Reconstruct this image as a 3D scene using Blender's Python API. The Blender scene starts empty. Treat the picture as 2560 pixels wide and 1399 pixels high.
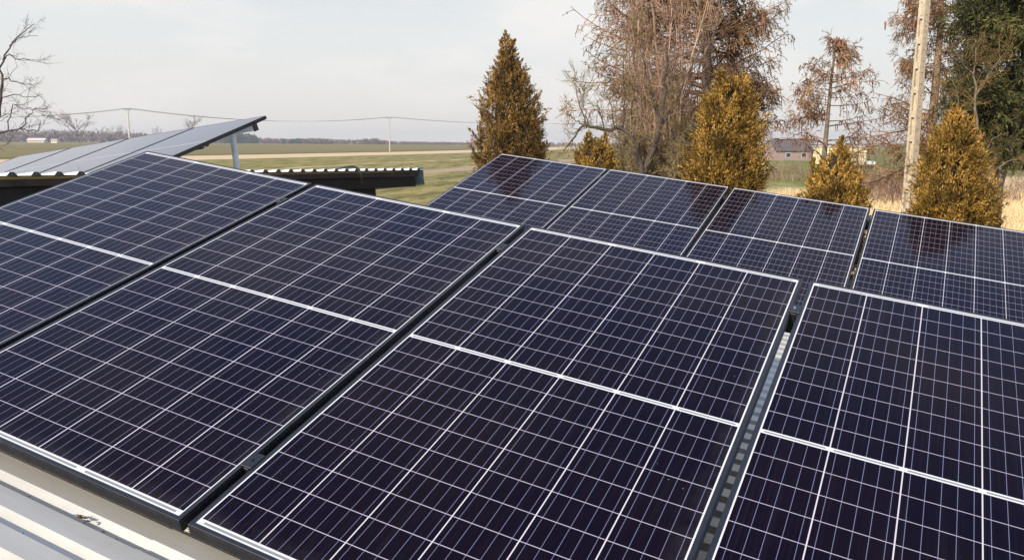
import bpy, bmesh, math
import numpy as np
from mathutils import Matrix, Vector

# ------------------------------------------------------------------ camera
scn = bpy.context.scene
HC = 2.8                                   # eye height above the ground
FPX, CXP, CYP = 2020.886, 1280.0, 700.0    # focal length in photo pixels
CAM = np.array([[9.99992e-01, 3.99999e-03, 0.0],
                [6.63649e-04, -1.65911353e-01, 9.86140448e-01],
                [3.94455e-03, -9.86132558e-01, -1.65912681e-01]])  # columns: right, down, forward
C0 = np.array([0, 0, HC])
cam_d = bpy.data.cameras.new('camera')
cam = bpy.data.objects.new('camera', cam_d)
scn.collection.objects.link(cam)
scn.camera = cam
cam_d.sensor_width = 36.0
cam_d.lens = FPX / 2560.0 * 36.0
cam_d.clip_start = 0.05
cam_d.clip_end = 20000
cm = Matrix.Identity(4)
for r in range(3):
    cm[r][0] = CAM[r, 0]; cm[r][1] = -CAM[r, 1]; cm[r][2] = -CAM[r, 2]; cm[r][3] = C0[r]
cam.matrix_world = cm

# ------------------------------------------------------------------ world, sun, exposure
SUN_AZ, SUN_EL = 220.0, 29.0
world = bpy.data.worlds.new('World'); scn.world = world; world.use_nodes = True
wn = world.node_tree; wn.nodes.clear()
def N(t, k, **kw):
    n = t.nodes.new(k)
    for a, b in kw.items(): setattr(n, a, b)
    return n
sky = N(wn, 'ShaderNodeTexSky', sky_type='NISHITA'); sky.sun_disc = False
sky.sun_elevation = math.radians(SUN_EL); sky.sun_rotation = math.radians(SUN_AZ)
sky.dust_density = 4.0; sky.air_density = 1.0; sky.ozone_density = 1.0
tc = N(wn, 'ShaderNodeTexCoord')
mp = N(wn, 'ShaderNodeMapping'); mp.inputs['Scale'].default_value = (1.0, 1.0, 3.2)
nz = N(wn, 'ShaderNodeTexNoise'); nz.inputs['Scale'].default_value = 4.6; nz.inputs['Detail'].default_value = 7; nz.inputs['Roughness'].default_value = .55
cr = N(wn, 'ShaderNodeMapRange'); cr.inputs['From Min'].default_value = .47; cr.inputs['From Max'].default_value = .66
cr.inputs['To Min'].default_value = .0; cr.inputs['To Max'].default_value = .75
mx = N(wn, 'ShaderNodeMix', data_type='RGBA'); mx.inputs['Factor'].default_value = .85
sepz = N(wn, 'ShaderNodeSeparateXYZ'); ramp = N(wn, 'ShaderNodeValToRGB')        # hazy sky: milky at the horizon, bluer overhead
el = ramp.color_ramp.elements
el[0].position = 0.0; el[0].color = (.86, .81, .75, 1); el[1].position = 1.0; el[1].color = (.17, .37, .84, 1)
for p_, c_ in ((.12, (.775, .79, .78, 1)), (.30, (.60, .655, .715, 1)), (.66, (.32, .47, .80, 1))):
    e = el.new(p_); e.color = c_
cloud = N(wn, 'ShaderNodeMix', data_type='RGBA'); cloud.inputs['B'].default_value = (.92, .875, .84, 1)
gain = N(wn, 'ShaderNodeVectorMath', operation='SCALE'); gain.inputs['Scale'].default_value = 9.6
bg = N(wn, 'ShaderNodeBackground'); bg.inputs['Strength'].default_value = 0.1
wo = N(wn, 'ShaderNodeOutputWorld')
wn.links.new(tc.outputs['Generated'], mp.inputs['Vector']); wn.links.new(mp.outputs[0], nz.inputs['Vector'])
wn.links.new(nz.outputs['Fac'], cr.inputs['Value']); wn.links.new(cr.outputs[0], cloud.inputs['Factor'])
wn.links.new(tc.outputs['Generated'], sepz.inputs[0]); wn.links.new(sepz.outputs[2], ramp.inputs[0]); wn.links.new(ramp.outputs[0], cloud.inputs['A'])
wn.links.new(cloud.outputs['Result'], gain.inputs[0]); wn.links.new(gain.outputs[0], mx.inputs['B'])
wn.links.new(sky.outputs[0], mx.inputs['A']); wn.links.new(mx.outputs['Result'], bg.inputs['Color'])
wn.links.new(bg.outputs[0], wo.inputs[0])

sd = bpy.data.lights.new('sun', 'SUN'); sd.energy = 4.2; sd.angle = math.radians(0.53); sd.color = (1.0, .925, .815)
so = bpy.data.objects.new('sun', sd); scn.collection.objects.link(so)
a_, e_ = math.radians(SUN_AZ), math.radians(SUN_EL)
sdir = Vector((math.sin(a_)*math.cos(e_), math.cos(a_)*math.cos(e_), math.sin(e_)))
so.rotation_euler = sdir.to_track_quat('Z', 'Y').to_euler(); so.location = (-20, -20, 30)
scn.view_settings.view_transform = 'Standard'; scn.view_settings.look = 'None'
scn.view_settings.exposure = 0.30; scn.view_settings.gamma = 1.0
scn.render.engine = 'CYCLES'

# ------------------------------------------------------------------ helpers
rng = np.random.default_rng(7)
COL = scn.collection
def ray(px, py): return CAM @ np.array([(px-CXP)/FPX, (py-CYP)/FPX, 1.0])
def at(px, py, Y):                       # survey: point at forward distance Y seen at a pixel
    d = ray(px, py); return C0 + d*Y/d[1]
def unit(v): v = np.asarray(v, float); return v/np.linalg.norm(v)

def link(o, parent=None):
    COL.objects.link(o)
    if parent is not None: o.parent = parent
    return o
def tag(o, label=None, cat=None, group=None, kind=None):
    if label: o['label'] = label
    if cat: o['category'] = cat
    if group: o['group'] = group
    if kind: o['kind'] = kind
    return o
def thing(name, label, cat, loc=(0, 0, 0), group=None, mat=None):
    o = bpy.data.objects.new(name, None); o.empty_display_size = .3; link(o)
    if mat is not None: o.matrix_world = mat
    else: o.location = loc
    return tag(o, label, cat, group)

class MB:
    """collects shapes, then links them as ONE mesh object"""
    def __init__(s): s.v = []; s.f = []; s.m = []
    def add(s, verts, faces, mi=0):
        b = len(s.v); s.v += [tuple(map(float, p)) for p in verts]
        s.f += [tuple(i+b for i in f) for f in faces]; s.m += [mi]*len(faces); return s
    def box(s, c, size, R=None, mi=0):
        x, y, z = [k/2 for k in size]
        P = np.array([(-x,-y,-z),(x,-y,-z),(x,y,-z),(-x,y,-z),(-x,-y,z),(x,-y,z),(x,y,z),(-x,y,z)])
        if R is not None: P = P @ np.asarray(R).T
        return s.add(P+np.asarray(c), [(0,3,2,1),(4,5,6,7),(0,1,5,4),(1,2,6,5),(2,3,7,6),(3,0,4,7)], mi)
    def tube(s, pts, rad, n=8, cap=True, mi=0):
        pts = [np.asarray(p, float) for p in pts]; m = len(pts)
        rad = [rad]*m if np.isscalar(rad) else rad
        V = []; ref = None
        for i in range(m):
            t = unit(pts[min(i+1, m-1)]-pts[max(i-1, 0)])
            if ref is None: ref = np.array([0, 0, 1.]) if abs(t[2]) < .9 else np.array([1., 0, 0])
            a = unit(ref - t*(ref@t)); b = np.cross(t, a); ref = a
            for k in range(n):
                w = 2*math.pi*k/n; V.append(pts[i]+rad[i]*(a*math.cos(w)+b*math.sin(w)))
        F = [(i*n+k, i*n+(k+1) % n, (i+1)*n+(k+1) % n, (i+1)*n+k) for i in range(m-1) for k in range(n)]
        if cap: F += [tuple(range(n))[::-1], tuple((m-1)*n+k for k in range(n))]
        return s.add(V, F, mi)
    def prism(s, poly, O, A, B, E, mi=0):
        """poly in (a,b) along axes A,B at O, extruded by vector E"""
        n = len(poly); O, A, B, E = map(np.asarray, (O, A, B, E))
        V = [O+A*p+B*q for p, q in poly]; V += [p+E for p in V]
        F = [tuple(range(n))[::-1], tuple(range(n, 2*n))]+[(i, (i+1) % n, n+(i+1) % n, n+i) for i in range(n)]
        return s.add(V, F, mi)
    def build(s, name, mats, parent=None, bevel=0, smooth=False):
        me = bpy.data.meshes.new(name); me.from_pydata(s.v, [], s.f)
        for m in (mats if isinstance(mats, (list, tuple)) else [mats]): me.materials.append(m)
        me.polygons.foreach_set('material_index', s.m)
        bm = bmesh.new(); bm.from_mesh(me); bmesh.ops.recalc_face_normals(bm, faces=bm.faces)
        if bevel:
            ed = [e for e in bm.edges if len(e.link_faces) == 2 and e.calc_face_angle(0) > .6]
            bmesh.ops.bevel(bm, geom=ed, offset=bevel, segments=1, affect='EDGES', profile=.5)
        bm.to_mesh(me); bm.free()
        if smooth: me.polygons.foreach_set('use_smooth', [True]*len(me.polygons))
        me.update(); return link(bpy.data.objects.new(name, me), parent)

def mesh_np(name, V, F, mat, parent=None):
    """big quad meshes straight from numpy"""
    me = bpy.data.meshes.new(name); nv, nf, k = len(V), len(F), F.shape[1]
    me.vertices.add(nv); me.vertices.foreach_set('co', np.ascontiguousarray(V, np.float32).ravel())
    me.loops.add(nf*k); me.loops.foreach_set('vertex_index', np.ascontiguousarray(F, np.int32).ravel())
    me.polygons.add(nf); me.polygons.foreach_set('loop_start', np.arange(0, nf*k, k, dtype=np.int32))
    me.update(calc_edges=True); me.validate()
    me.materials.append(mat)
    return link(bpy.data.objects.new(name, me), parent)

# ------------------------------------------------------------------ materials
def newmat(name):
    m = bpy.data.materials.new(name); m.use_nodes = True
    t = m.node_tree; p = t.nodes['Principled BSDF']; return m, t, p
def plain(name, col, rough=.6, metal=0, var=.25, scale=8, spec=.5, bump=0, col2=None, obj=True):
    m, t, p = newmat(name)
    tcn = N(t, 'ShaderNodeTexCoord'); n = N(t, 'ShaderNodeTexNoise')
    n.inputs['Scale'].default_value = scale; n.inputs['Detail'].default_value = 6
    t.links.new(tcn.outputs['Object'], n.inputs['Vector'])
    mixn = N(t, 'ShaderNodeMix', data_type='RGBA')
    c2 = col2 or tuple(c*(1-var) for c in col)
    mixn.inputs['A'].default_value = (*c2, 1); mixn.inputs['B'].default_value = (*(col if col2 else tuple(min(1, c*(1+var*.6)) for c in col)), 1)
    r = N(t, 'ShaderNodeMapRange'); r.inputs['From Min'].default_value = .3; r.inputs['From Max'].default_value = .7
    t.links.new(n.outputs['Fac'], r.inputs['Value']); t.links.new(r.outputs[0], mixn.inputs['Factor'])
    t.links.new(mixn.outputs['Result'], p.inputs['Base Color'])
    p.inputs['Roughness'].default_value = rough; p.inputs['Metallic'].default_value = metal
    p.inputs['Specular IOR Level'].default_value = spec
    if bump:
        b = N(t, 'ShaderNodeBump'); b.inputs['Strength'].default_value = bump; b.inputs['Distance'].default_value = .02
        t.links.new(n.outputs['Fac'], b.inputs['Height']); t.links.new(b.outputs[0], p.inputs['Normal'])
    return m
def foliage(name, cols, scale=2.5, rough=.75, trans=.25):
    """leaf or twig stuff: colour changes from clump to clump and from leaf to leaf"""
    m, t, p = newmat(name)
    tcn = N(t, 'ShaderNodeTexCoord'); n = N(t, 'ShaderNodeTexNoise'); n.inputs['Scale'].default_value = scale; n.inputs['Detail'].default_value = 4
    t.links.new(tcn.outputs['Object'], n.inputs['Vector'])
    g = N(t, 'ShaderNodeNewGeometry')
    ad = N(t, 'ShaderNodeMath', operation='MULTIPLY_ADD'); ad.inputs[1].default_value = .55
    t.links.new(g.outputs['Random Per Island'], ad.inputs[0])
    r = N(t, 'ShaderNodeMapRange'); r.inputs['From Min'].default_value = .3; r.inputs['From Max'].default_value = .7
    r.inputs['To Max'].default_value = .55
    t.links.new(n.outputs['Fac'], r.inputs['Value']); t.links.new(r.outputs[0], ad.inputs[2])
    cr = N(t, 'ShaderNodeValToRGB'); el = cr.color_ramp.elements
    cols = sorted(cols, key=sum)
    for i, c in enumerate(cols):
        e = el[i] if i < 2 else el.new(.5)
        e.position = i/(len(cols)-1); e.color = (*c, 1)
    t.links.new(ad.outputs[0], cr.inputs[0]); t.links.new(cr.outputs[0], p.inputs['Base Color'])
    p.inputs['Roughness'].default_value = rough; p.inputs['Specular IOR Level'].default_value = .25
    if trans:
        out = t.nodes['Material Output']; tr = N(t, 'ShaderNodeBsdfTranslucent'); ms = N(t, 'ShaderNodeMixShader'); ms.inputs[0].default_value = trans
        t.links.new(cr.outputs[0], tr.inputs[0]); t.links.new(p.outputs[0], ms.inputs[1]); t.links.new(tr.outputs[0], ms.inputs[2]); t.links.new(ms.outputs[0], out.inputs[0])
    return m

class NX:
    """tiny expression builder for math nodes"""
    def __init__(s, t): s.t = t
    def m(s, op, *a, clamp=False):
        n = s.t.nodes.new('ShaderNodeMath'); n.operation = op; n.use_clamp = clamp
        for i, x in enumerate(a):
            if isinstance(x, (int, float)): n.inputs[i].default_value = x
            else: s.t.links.new(x, n.inputs[i])
        return n.outputs[0]
    def mixc(s, f, a, b):
        n = s.t.nodes.new('ShaderNodeMix'); n.data_type = 'RGBA'
        for k, x in (('Factor', f), ('A', a), ('B', b)):
            if isinstance(x, (int, float)): n.inputs[k].default_value = x
            elif isinstance(x, tuple): n.inputs[k].default_value = (*x, 1)
            else: s.t.links.new(x, n.inputs[k])
        return n.outputs['Result']
    def noise(s, vec, scale, det=4, rough=.5):
        n = s.t.nodes.new('ShaderNodeTexNoise'); n.inputs['Scale'].default_value = scale; n.inputs['Detail'].default_value = det; n.inputs['Roughness'].default_value = rough
        if vec is not None: s.t.links.new(vec, n.inputs['Vector'])
        return n.outputs['Fac']
    def rng(s, v, a, b, c=0., d=1., smooth=False):
        n = s.t.nodes.new('ShaderNodeMapRange'); s.t.links.new(v, n.inputs['Value'])
        if smooth: n.interpolation_type = 'SMOOTHSTEP'
        for k, x in (('From Min', a), ('From Max', b), ('To Min', c), ('To Max', d)): n.inputs[k].default_value = x
        return n.outputs[0]

# panel dimensions
PW, PH, PT = .993, 1.692, 0.035
PC, PR, MH = 0.1608, 0.0813, 0.0070

def cell_material():
    m, t, p = newmat('half_cut_cells_under_glass'); x = NX(t)
    tcn = N(t, 'ShaderNodeTexCoord'); sp = N(t, 'ShaderNodeSeparateXYZ'); t.links.new(tcn.outputs['Object'], sp.inputs[0])
    U, V = sp.outputs[0], sp.outputs[1]
    cu = x.m('DIVIDE', x.m('ADD', U, 3*PC), PC); av = x.m('ABSOLUTE', V)
    rv = x.m('DIVIDE', x.m('SUBTRACT', av, MH), PR)
    inside = x.m('MULTIPLY', x.m('LESS_THAN', x.m('ABSOLUTE', U), 3*PC-.001),
                 x.m('MULTIPLY', x.m('GREATER_THAN', av, MH), x.m('LESS_THAN', av, MH+10*PR)))
    def near(val, w):      # 1 where fract(val) is within w of an integer
        f = x.m('SUBTRACT', x.m('FRACT', x.m('ADD', val, .5)), .5)
        return x.m('LESS_THAN', x.m('ABSOLUTE', f), w)
    colg = near(cu, .0015/PC); rowg = near(rv, .00095/PR)
    gap = x.m('MAXIMUM', colg, rowg)
    bus = near(x.m('ADD', x.m('MULTIPLY', cu, 5), .5), .0006*5/PC)
    cellm = x.m('MULTIPLY', inside, x.m('SUBTRACT', 1, gap))
    # cell tint, one value per cell, plus fine vertical fingers
    cb = N(t, 'ShaderNodeCombineXYZ'); t.links.new(x.m('FLOOR', cu), cb.inputs[0]); t.links.new(x.m('FLOOR', x.m('DIVIDE', V, PR)), cb.inputs[1])
    oi = N(t, 'ShaderNodeObjectInfo'); t.links.new(oi.outputs['Random'], cb.inputs[2])
    wnz = N(t, 'ShaderNodeTexWhiteNoise'); t.links.new(cb.outputs[0], wnz.inputs['Vector'])
    soft = x.noise(tcn.outputs['Object'], 2.3, 3)
    mps = N(t, 'ShaderNodeMapping'); mps.inputs['Scale'].default_value = (260, 2.0, 1); t.links.new(tcn.outputs['Object'], mps.inputs[0])
    streak = x.noise(mps.outputs[0], 1, 2, .6)
    base = x.mixc(x.rng(soft, .35, .65), (.0062, .0026, .0070), (.0034, .0021, .0078))
    base = x.mixc(x.m('MULTIPLY', wnz.outputs['Value'], .55), base, (.0050, .0030, .0070))
    base = x.mixc(x.rng(streak, .5, .9, 0, .18), base, (.05, .045, .06))
    base = x.mixc(x.m('MULTIPLY', bus, .62), base, (.26, .28, .42))
    # backsheet with the grey cross connectors
    ribm = x.m('MULTIPLY', x.m('LESS_THAN', av, .0032), x.m('SUBTRACT', 1, near(cu, .055)))
    end = x.m('LESS_THAN', x.m('ABSOLUTE', x.m('SUBTRACT', av, .8275)), .0032)
    rib2 = x.m('MULTIPLY', end, x.m('SUBTRACT', 1, near(x.m('DIVIDE', cu, 2), .045)))
    rib = x.m('MAXIMUM', ribm, rib2)
    side = x.m('LESS_THAN', x.m('ABSOLUTE', U), 3*PC)
    rib = x.m('MULTIPLY', rib, side)
    serial = x.m('MULTIPLY', x.m('MULTIPLY', x.m('LESS_THAN', x.m('ABSOLUTE', x.m('SUBTRACT', V, .8225)), .0011), x.m('LESS_THAN', x.m('ABSOLUTE', x.m('ADD', U, .37)), .035)), x.m('GREATER_THAN', streak, .5))
    white = x.mixc(x.m('MULTIPLY', rib, .85), (.70, .69, .675), (.15, .16, .16))
    white = x.mixc(x.m('MULTIPLY', serial, .7), white, (.2, .2, .2))
    linec = x.mixc(x.m('MULTIPLY', gap, inside), white, x.mixc(colg, (.44, .39, .46), (.56, .52, .55)))
    col = x.mixc(cellm, linec, base)
    # thin dust film, thicker along the lower and right frame
    dn = x.noise(tcn.outputs['Object'], 14, 6, .65)
    edge = x.m('MAXIMUM', x.rng(V, -.78, -.835), x.rng(U, .43, .487, 0, .8))
    dust = x.m('MULTIPLY', x.m('MULTIPLY_ADD', edge, .08, .005), x.rng(dn, .3, .7))
    spk = N(t, 'ShaderNodeTexVoronoi'); spk.inputs['Scale'].default_value = 26; t.links.new(tcn.outputs['Object'], spk.inputs['Vector'])
    sp2 = N(t, 'ShaderNodeSeparateColor'); t.links.new(spk.outputs['Color'], sp2.inputs[0])
    speck = x.m('MULTIPLY', x.m('LESS_THAN', spk.outputs['Distance'], .045), x.m('GREATER_THAN', sp2.outputs[0], .94))
    dust = x.m('MAXIMUM', dust, x.m('MULTIPLY', speck, .45))
    col = x.mixc(dust, col, (.30, .28, .25))
    t.links.new(col, p.inputs['Base Color']); p.inputs['Specular IOR Level'].default_value = 0; p.inputs['Roughness'].default_value = .9
    # anti-reflective cover glass: almost no reflection face-on, strong at grazing angles
    lw = N(t, 'ShaderNodeLayerWeight'); lw.inputs['Blend'].default_value = .5
    fac = x.m('MULTIPLY_ADD', x.m('POWER', lw.outputs['Facing'], 4.7), .70, .004)
    fac = x.m('ADD', fac, x.rng(lw.outputs['Facing'], .72, .95, 0, .28, True))
    gl = N(t, 'ShaderNodeBsdfAnisotropic') if False else N(t, 'ShaderNodeBsdfGlossy'); gl.inputs['Color'].default_value = (.94, .94, 1, 1)
    t.links.new(x.rng(dn, .3, .7, .08, .12), gl.inputs['Roughness'])
    ms = N(t, 'ShaderNodeMixShader'); t.links.new(fac, ms.inputs[0]); t.links.new(p.outputs[0], ms.inputs[1]); t.links.new(gl.outputs[0], ms.inputs[2])
    t.links.new(ms.outputs[0], t.nodes['Material Output'].inputs[0])
    return m
M_CELL = cell_material()
M_BACK = plain('white_backsheet', (.7, .7, .69), .5, var=.1)
M_FRAME = plain('black_anodised_aluminium', (.015, .0135, .0155), .36, metal=.0, var=.35, scale=30, spec=.6)
M_RAIL = plain('mill_aluminium', (.42, .43, .42), .4, metal=.7, var=.25, scale=12)
M_BOLT = plain('bright_steel', (.7, .7, .7), .25, metal=1, var=.1)
M_BLACKRUB = plain('black_rubber', (.012, .012, .013), .55, var=.3)

def sheet_material(name, c1, c2, rough, metal, dirt=.35):
    m, t, p = newmat(name); x = NX(t)
    tcn = N(t, 'ShaderNodeTexCoord'); o = tcn.outputs['Object']
    mps = N(t, 'ShaderNodeMapping'); mps.inputs['Scale'].default_value = (.8, 6, 6); t.links.new(o, mps.inputs[0])
    a = x.noise(mps.outputs[0], 1.4, 6, .6); b = x.noise(o, 38, 5, .7); c = x.noise(o, 3, 4)
    col = x.mixc(x.rng(a, .3, .7), c1, c2)
    col = x.mixc(x.m('MULTIPLY', x.rng(b, .62, .72), dirt), col, (.10, .08, .065))
    col = x.mixc(x.rng(c, .55, .8, 0, dirt*.5), col, (.28, .24, .19))
    t.links.new(col, p.inputs['Base Color']); p.inputs['Metallic'].default_value = metal
    t.links.new(x.rng(b, .3, .7, rough*.85, rough*1.2), p.inputs['Roughness'])
    return m
M_SHEET = sheet_material('galvanised_roof_sheet', (.455, .42, .36), (.54, .515, .46), .36, .25, .30)
M_SHEETW = sheet_material('pale_coated_roof_sheet', (.70, .72, .72), (.78, .79, .78), .4, 0.0, .12)

# ------------------------------------------------------------------ survey of the arrays (camera-fitted)
def frame4(u, v, o):
    u = unit(u); v = np.asarray(v, float); v = unit(v-u*(u@v)); n = np.cross(u, v)
    m = Matrix.Identity(4)
    for r in range(3): m[r][0] = u[r]; m[r][1] = v[r]; m[r][2] = n[r]; m[r][3] = o[r]
    return m, u, v, n
MF, uF, vF, nF = frame4([.8935, -.4296, -.1306], [.4487, .8439, .2942], np.array([-1.691, 2.995, -.352])+C0)
MBK, uB, vB, nB = frame4([.8923, -.4348, -.1217], [.4506, .8399, .3025], np.array([-.045, 6.267, -.395])+C0)
MFA, uA, vA, nA = frame4([.8916, -.4391, .1104], [.3909, .8696, .3016], np.array([-2.830, 7.606, .016])+C0-.4965*unit([.8916, -.4391, .1104]))
az = math.radians(115.8)
UH = np.array([math.sin(az), math.cos(az), 0]); VH = np.array([-math.cos(az), math.sin(az), 0])   # along the rows / across them

# ------------------------------------------------------------------ ground
def terrain(x, y):
    d = np.hypot(x, y); s = np.clip((d-260)/360, 0, 1); s = s*s*(3-2*s)
    lf = np.clip((-x/np.maximum(d, 1)-.1)/.4, 0, 1)
    return s*(1.55+1.05*lf) - .35*np.clip((d-900)/3000, 0, 1)
def ground_hit(px, py):
    d = ray(px, py); lo = 3.
    for k in range(4000):
        P = C0+d*lo/d[1]
        if P[2] <= terrain(P[0], P[1]): return P
        lo *= 1.004
    return C0+d*lo/d[1]
GAZ = math.radians(17.2)          # the strip fields run this way
gw = lambda P: P[0]*math.cos(GAZ)-P[1]*math.sin(GAZ)
def ground_material():
    m, t, p = newmat('strip_fields'); x = NX(t)
    g = N(t, 'ShaderNodeNewGeometry'); sp = N(t, 'ShaderNodeSeparateXYZ'); t.links.new(g.outputs['Position'], sp.inputs[0])
    X, Y = sp.outputs[0], sp.outputs[1]; pos = g.outputs['Position']
    W = x.m('SUBTRACT', x.m('MULTIPLY', X, math.cos(GAZ)), x.m('MULTIPLY', Y, math.sin(GAZ)))
    D = x.m('ADD', x.m('MULTIPLY', X, math.sin(GAZ)), x.m('MULTIPLY', Y, math.cos(GAZ)))
    wob = x.noise(pos, .09, 4, .6); Wn = x.m('MULTIPLY_ADD', x.m('SUBTRACT', wob, .5), 4.0, W)
    fine = x.noise(pos, 2.2, 6, .7); med = x.noise(pos, .25, 5, .6)
    mps = N(t, 'ShaderNodeMapping'); mps.inputs['Rotation'].default_value = (0, 0, GAZ); mps.inputs['Scale'].default_value = (1.0, .05, 1); t.links.new(pos, mps.inputs[0])
    rows = x.noise(mps.outputs[0], .45, 6, .8)
    green = x.mixc(x.rng(med, .3, .7), (.165, .158, .032), (.225, .188, .044))
    green = x.mixc(x.rng(rows, .42, .62, 0, .7), green, (.32, .24, .09)); green = x.mixc(x.rng(rows, .44, .36, 0, .6), green, (.10, .10, .025))
    green = x.mixc(x.rng(fine, .5, .8, 0, .6), green, (.27, .21, .11))
    olive = x.mixc(x.rng(rows, .3, .7), (.27, .205, .062), (.22, .180, .050))
    straw = x.mixc(x.rng(fine, .3, .7), (.78, .58, .34), (.58, .42, .24))
    pink = x.mixc(x.rng(fine, .3, .7), (.50, .35, .24), (.36, .26, .17))
    dark = (.055, .050, .020)
    band = lambda a, b, s=1.0: x.m('MULTIPLY', x.rng(Wn, a-s, a+s), x.rng(Wn, b-s, b+s, 1, 0))
    mq = N(t, 'ShaderNodeMapping'); mq.inputs['Rotation'].default_value = (0, 0, GAZ); mq.inputs['Scale'].default_value = (.5, .12, 1); t.links.new(pos, mq.inputs[0])
    clod = x.noise(mq.outputs[0], 1.0, 8, .8)
    green = x.mixc(x.rng(clod, .50, .64, 0, .85), green, (.50, .39, .17)); green = x.mixc(x.rng(clod, .48, .38, 0, .7), green, (.085, .09, .024))
    olive = x.mixc(x.rng(clod, .40, .62, .7, 0), olive, (.15, .125, .05))
    green = x.mixc(x.m('MULTIPLY', x.rng(W, -4, 6), .65), green, (.115, .150, .030))
    straw = x.mixc(x.rng(clod, .44, .36, 0, .5), straw, (.34, .25, .13))
    col = x.mixc(x.rng(Wn, WS[0]-2, WS[0]+2), olive, green)
    col = x.mixc(x.m('MULTIPLY', band(WS[0], WS[1]), .95), col, straw)
    col = x.mixc(x.m('MULTIPLY', band(WS[0]-5, WS[0]-2, .8), .4), col, dark)
    col = x.mixc(x.m('MULTIPLY', band(WS[1]+.2, WS[1]+1.6, .5), .55), col, dark)
    col = x.mixc(x.m('MULTIPLY', band(WS[2]-.9, WS[2]+.5, .35), .8), col, straw)
    col = x.mixc(x.m('MULTIPLY', band(WS[2]+.4, WS[2]+1.1, .3), .7), col, dark)
    col = x.mixc(x.m('MULTIPLY', band(WS[3], WS[4], .7), .85), col, pink)
    for wd in WD: col = x.mixc(x.m('MULTIPLY', band(wd-3, wd+3, 1.5), .65), col, dark)
    for k_, wd in enumerate(WN): col = x.mixc(x.m('MULTIPLY', band(wd-.35, wd+.35, .3), .55), col, dark if k_ % 2 else (.42, .33, .15))
    col = x.mixc(x.m('MULTIPLY', x.rng(Wn, -330, -420), .6), col, (.30, .22, .11))
    # unmown yard of hay-coloured grass behind the thujas, on the right
    Dn = x.m('MULTIPLY_ADD', x.m('SUBTRACT', med, .5), 9.0, D)
    hay = x.mixc(x.rng(fine, .3, .72), (.82, .62, .34), (.56, .41, .20))
    hay = x.mixc(x.rng(med, .45, .7, 0, .5), hay, (.46, .36, .17))
    hm = x.m('MULTIPLY', x.rng(Dn, 52, 60, 1, 0), x.rng(W, -1.5, 1.5))
    hm = x.m('MAXIMUM', hm, x.m('MULTIPLY', x.rng(Dn, 80, 90, 1, 0), x.rng(W, 12, 16)))
    col = x.mixc(hm, col, hay)
    # worn grass close to the sheds
    col = x.mixc(x.m('MULTIPLY', x.rng(D, 26, 14), x.rng(fine, .3, .6)), col, (.22, .17, .08))
    t.links.new(col, p.inputs['Base Color']); p.inputs['Roughness'].default_value = .95; p.inputs['Specular IOR Level'].default_value = .1
    bp = N(t, 'ShaderNodeBump'); bp.inputs['Strength'].default_value = .6; bp.inputs['Distance'].default_value = .12
    t.links.new(fine, bp.inputs['Height']); t.links.new(bp.outputs[0], p.inputs['Normal'])
    return m
WS = [gw(ground_hit(800, 384)), gw(ground_hit(800, 392.5)), gw(ground_hit(943.7, 409.8)), gw(ground_hit(1120, 420.5)), gw(ground_hit(1120, 431))]
WD = [gw(ground_hit(700, 383.5)), gw(ground_hit(620, 366.5))]
WN = [gw(ground_hit(1100, q)) for q in (413, 416, 438, 446, 452, 461, 470, 482, 496)]
nr, na = 150, 260
rr = np.r_[0, np.geomspace(1.2, 9000, nr-1)]; aa = np.linspace(0, 2*np.pi, na, endpoint=False)
X = np.outer(rr, np.sin(aa)); Y = np.outer(rr, np.cos(aa)); Zt = terrain(X, Y)
V = np.stack([X, Y, Zt], -1).reshape(-1, 3)
i, j = np.meshgrid(np.arange(nr-1), np.arange(na), indexing='ij'); j2 = (j+1) % na
F = np.stack([i*na+j, (i+1)*na+j, (i+1)*na+j2, i*na+j2], -1).reshape(-1, 4)[:, ::-1]
ground = mesh_np('ground', V, F, ground_material()); tag(ground, 'flat strip fields of green winter crop, straw and dry grass', None, None, 'structure')

# ------------------------------------------------------------------ roof under the two rows
RS = math.radians(7.4)
uR = UH*math.cos(RS)+np.array([0, 0, -math.sin(RS)]); vR = VH; nR = np.cross(uR, vR)
Plow = np.array([-1.691, 2.995, -.352])+C0-.846*vF
R0 = Plow-nR*.075                                                # point of the roof top plane below row one
MR = Matrix.Identity(4)
for r in range(3): MR[r][0] = uR[r]; MR[r][1] = vR[r]; MR[r][2] = nR[r]; MR[r][3] = R0[r]
def on_roof(px, py):
    d = ray(px, py); s = ((R0-C0)@nR)/(d@nR); P = C0+d*s-R0; return P@uR, P@vR
shed = thing('low_shed', 'low shed with ribbed metal roof carrying the two near rows of panels', 'shed', mat=MR)
def ribbed(u0, u1, v0, v1, pitch, prof, z=0., th=.0008, phase=0.):
    """prof: list of (v,z) over one pitch; sheet running along u"""
    P = []; k = 0; v = v0+phase
    while v < v1:
        P += [(v+a, z+b) for a, b in prof]; v += pitch
    P.append((v, z+prof[0][1])); mb = MB(); n = len(P)
    V = [(u0, a, b) for a, b in P]+[(u1, a, b) for a, b in P]+[(u0, a, b-th) for a, b in P]+[(u1, a, b-th) for a, b in P]
    Fc = []
    for q in range(n-1):
        Fc += [(q, n+q, n+q+1, q+1), (2*n+q, 2*n+q+1, 3*n+q+1, 3*n+q), (q, q+1, 2*n+q+1, 2*n+q), (n+q, 3*n+q, 3*n+q+1, n+q+1)]
    mb.add(V, Fc); return mb
vlines = [on_roof(0, 1176)[1], on_roof(0, 1265)[1], on_roof(0, 1370)[1]]
PIT = .0985
prof = [(0, 0), (.055, 0), (.068, -.016), (.084, -.016)]         # flat top, sunk groove
ph = vlines[1]+.004
v_lo = ph-PIT*math.ceil((ph+2.2)/PIT)
useam, _ = on_roof(513, 1362)
ribbed(-1.0, useam+.006, v_lo, 5.4, PIT, prof, .0).build('roof_sheet', M_SHEET, shed)
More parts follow.
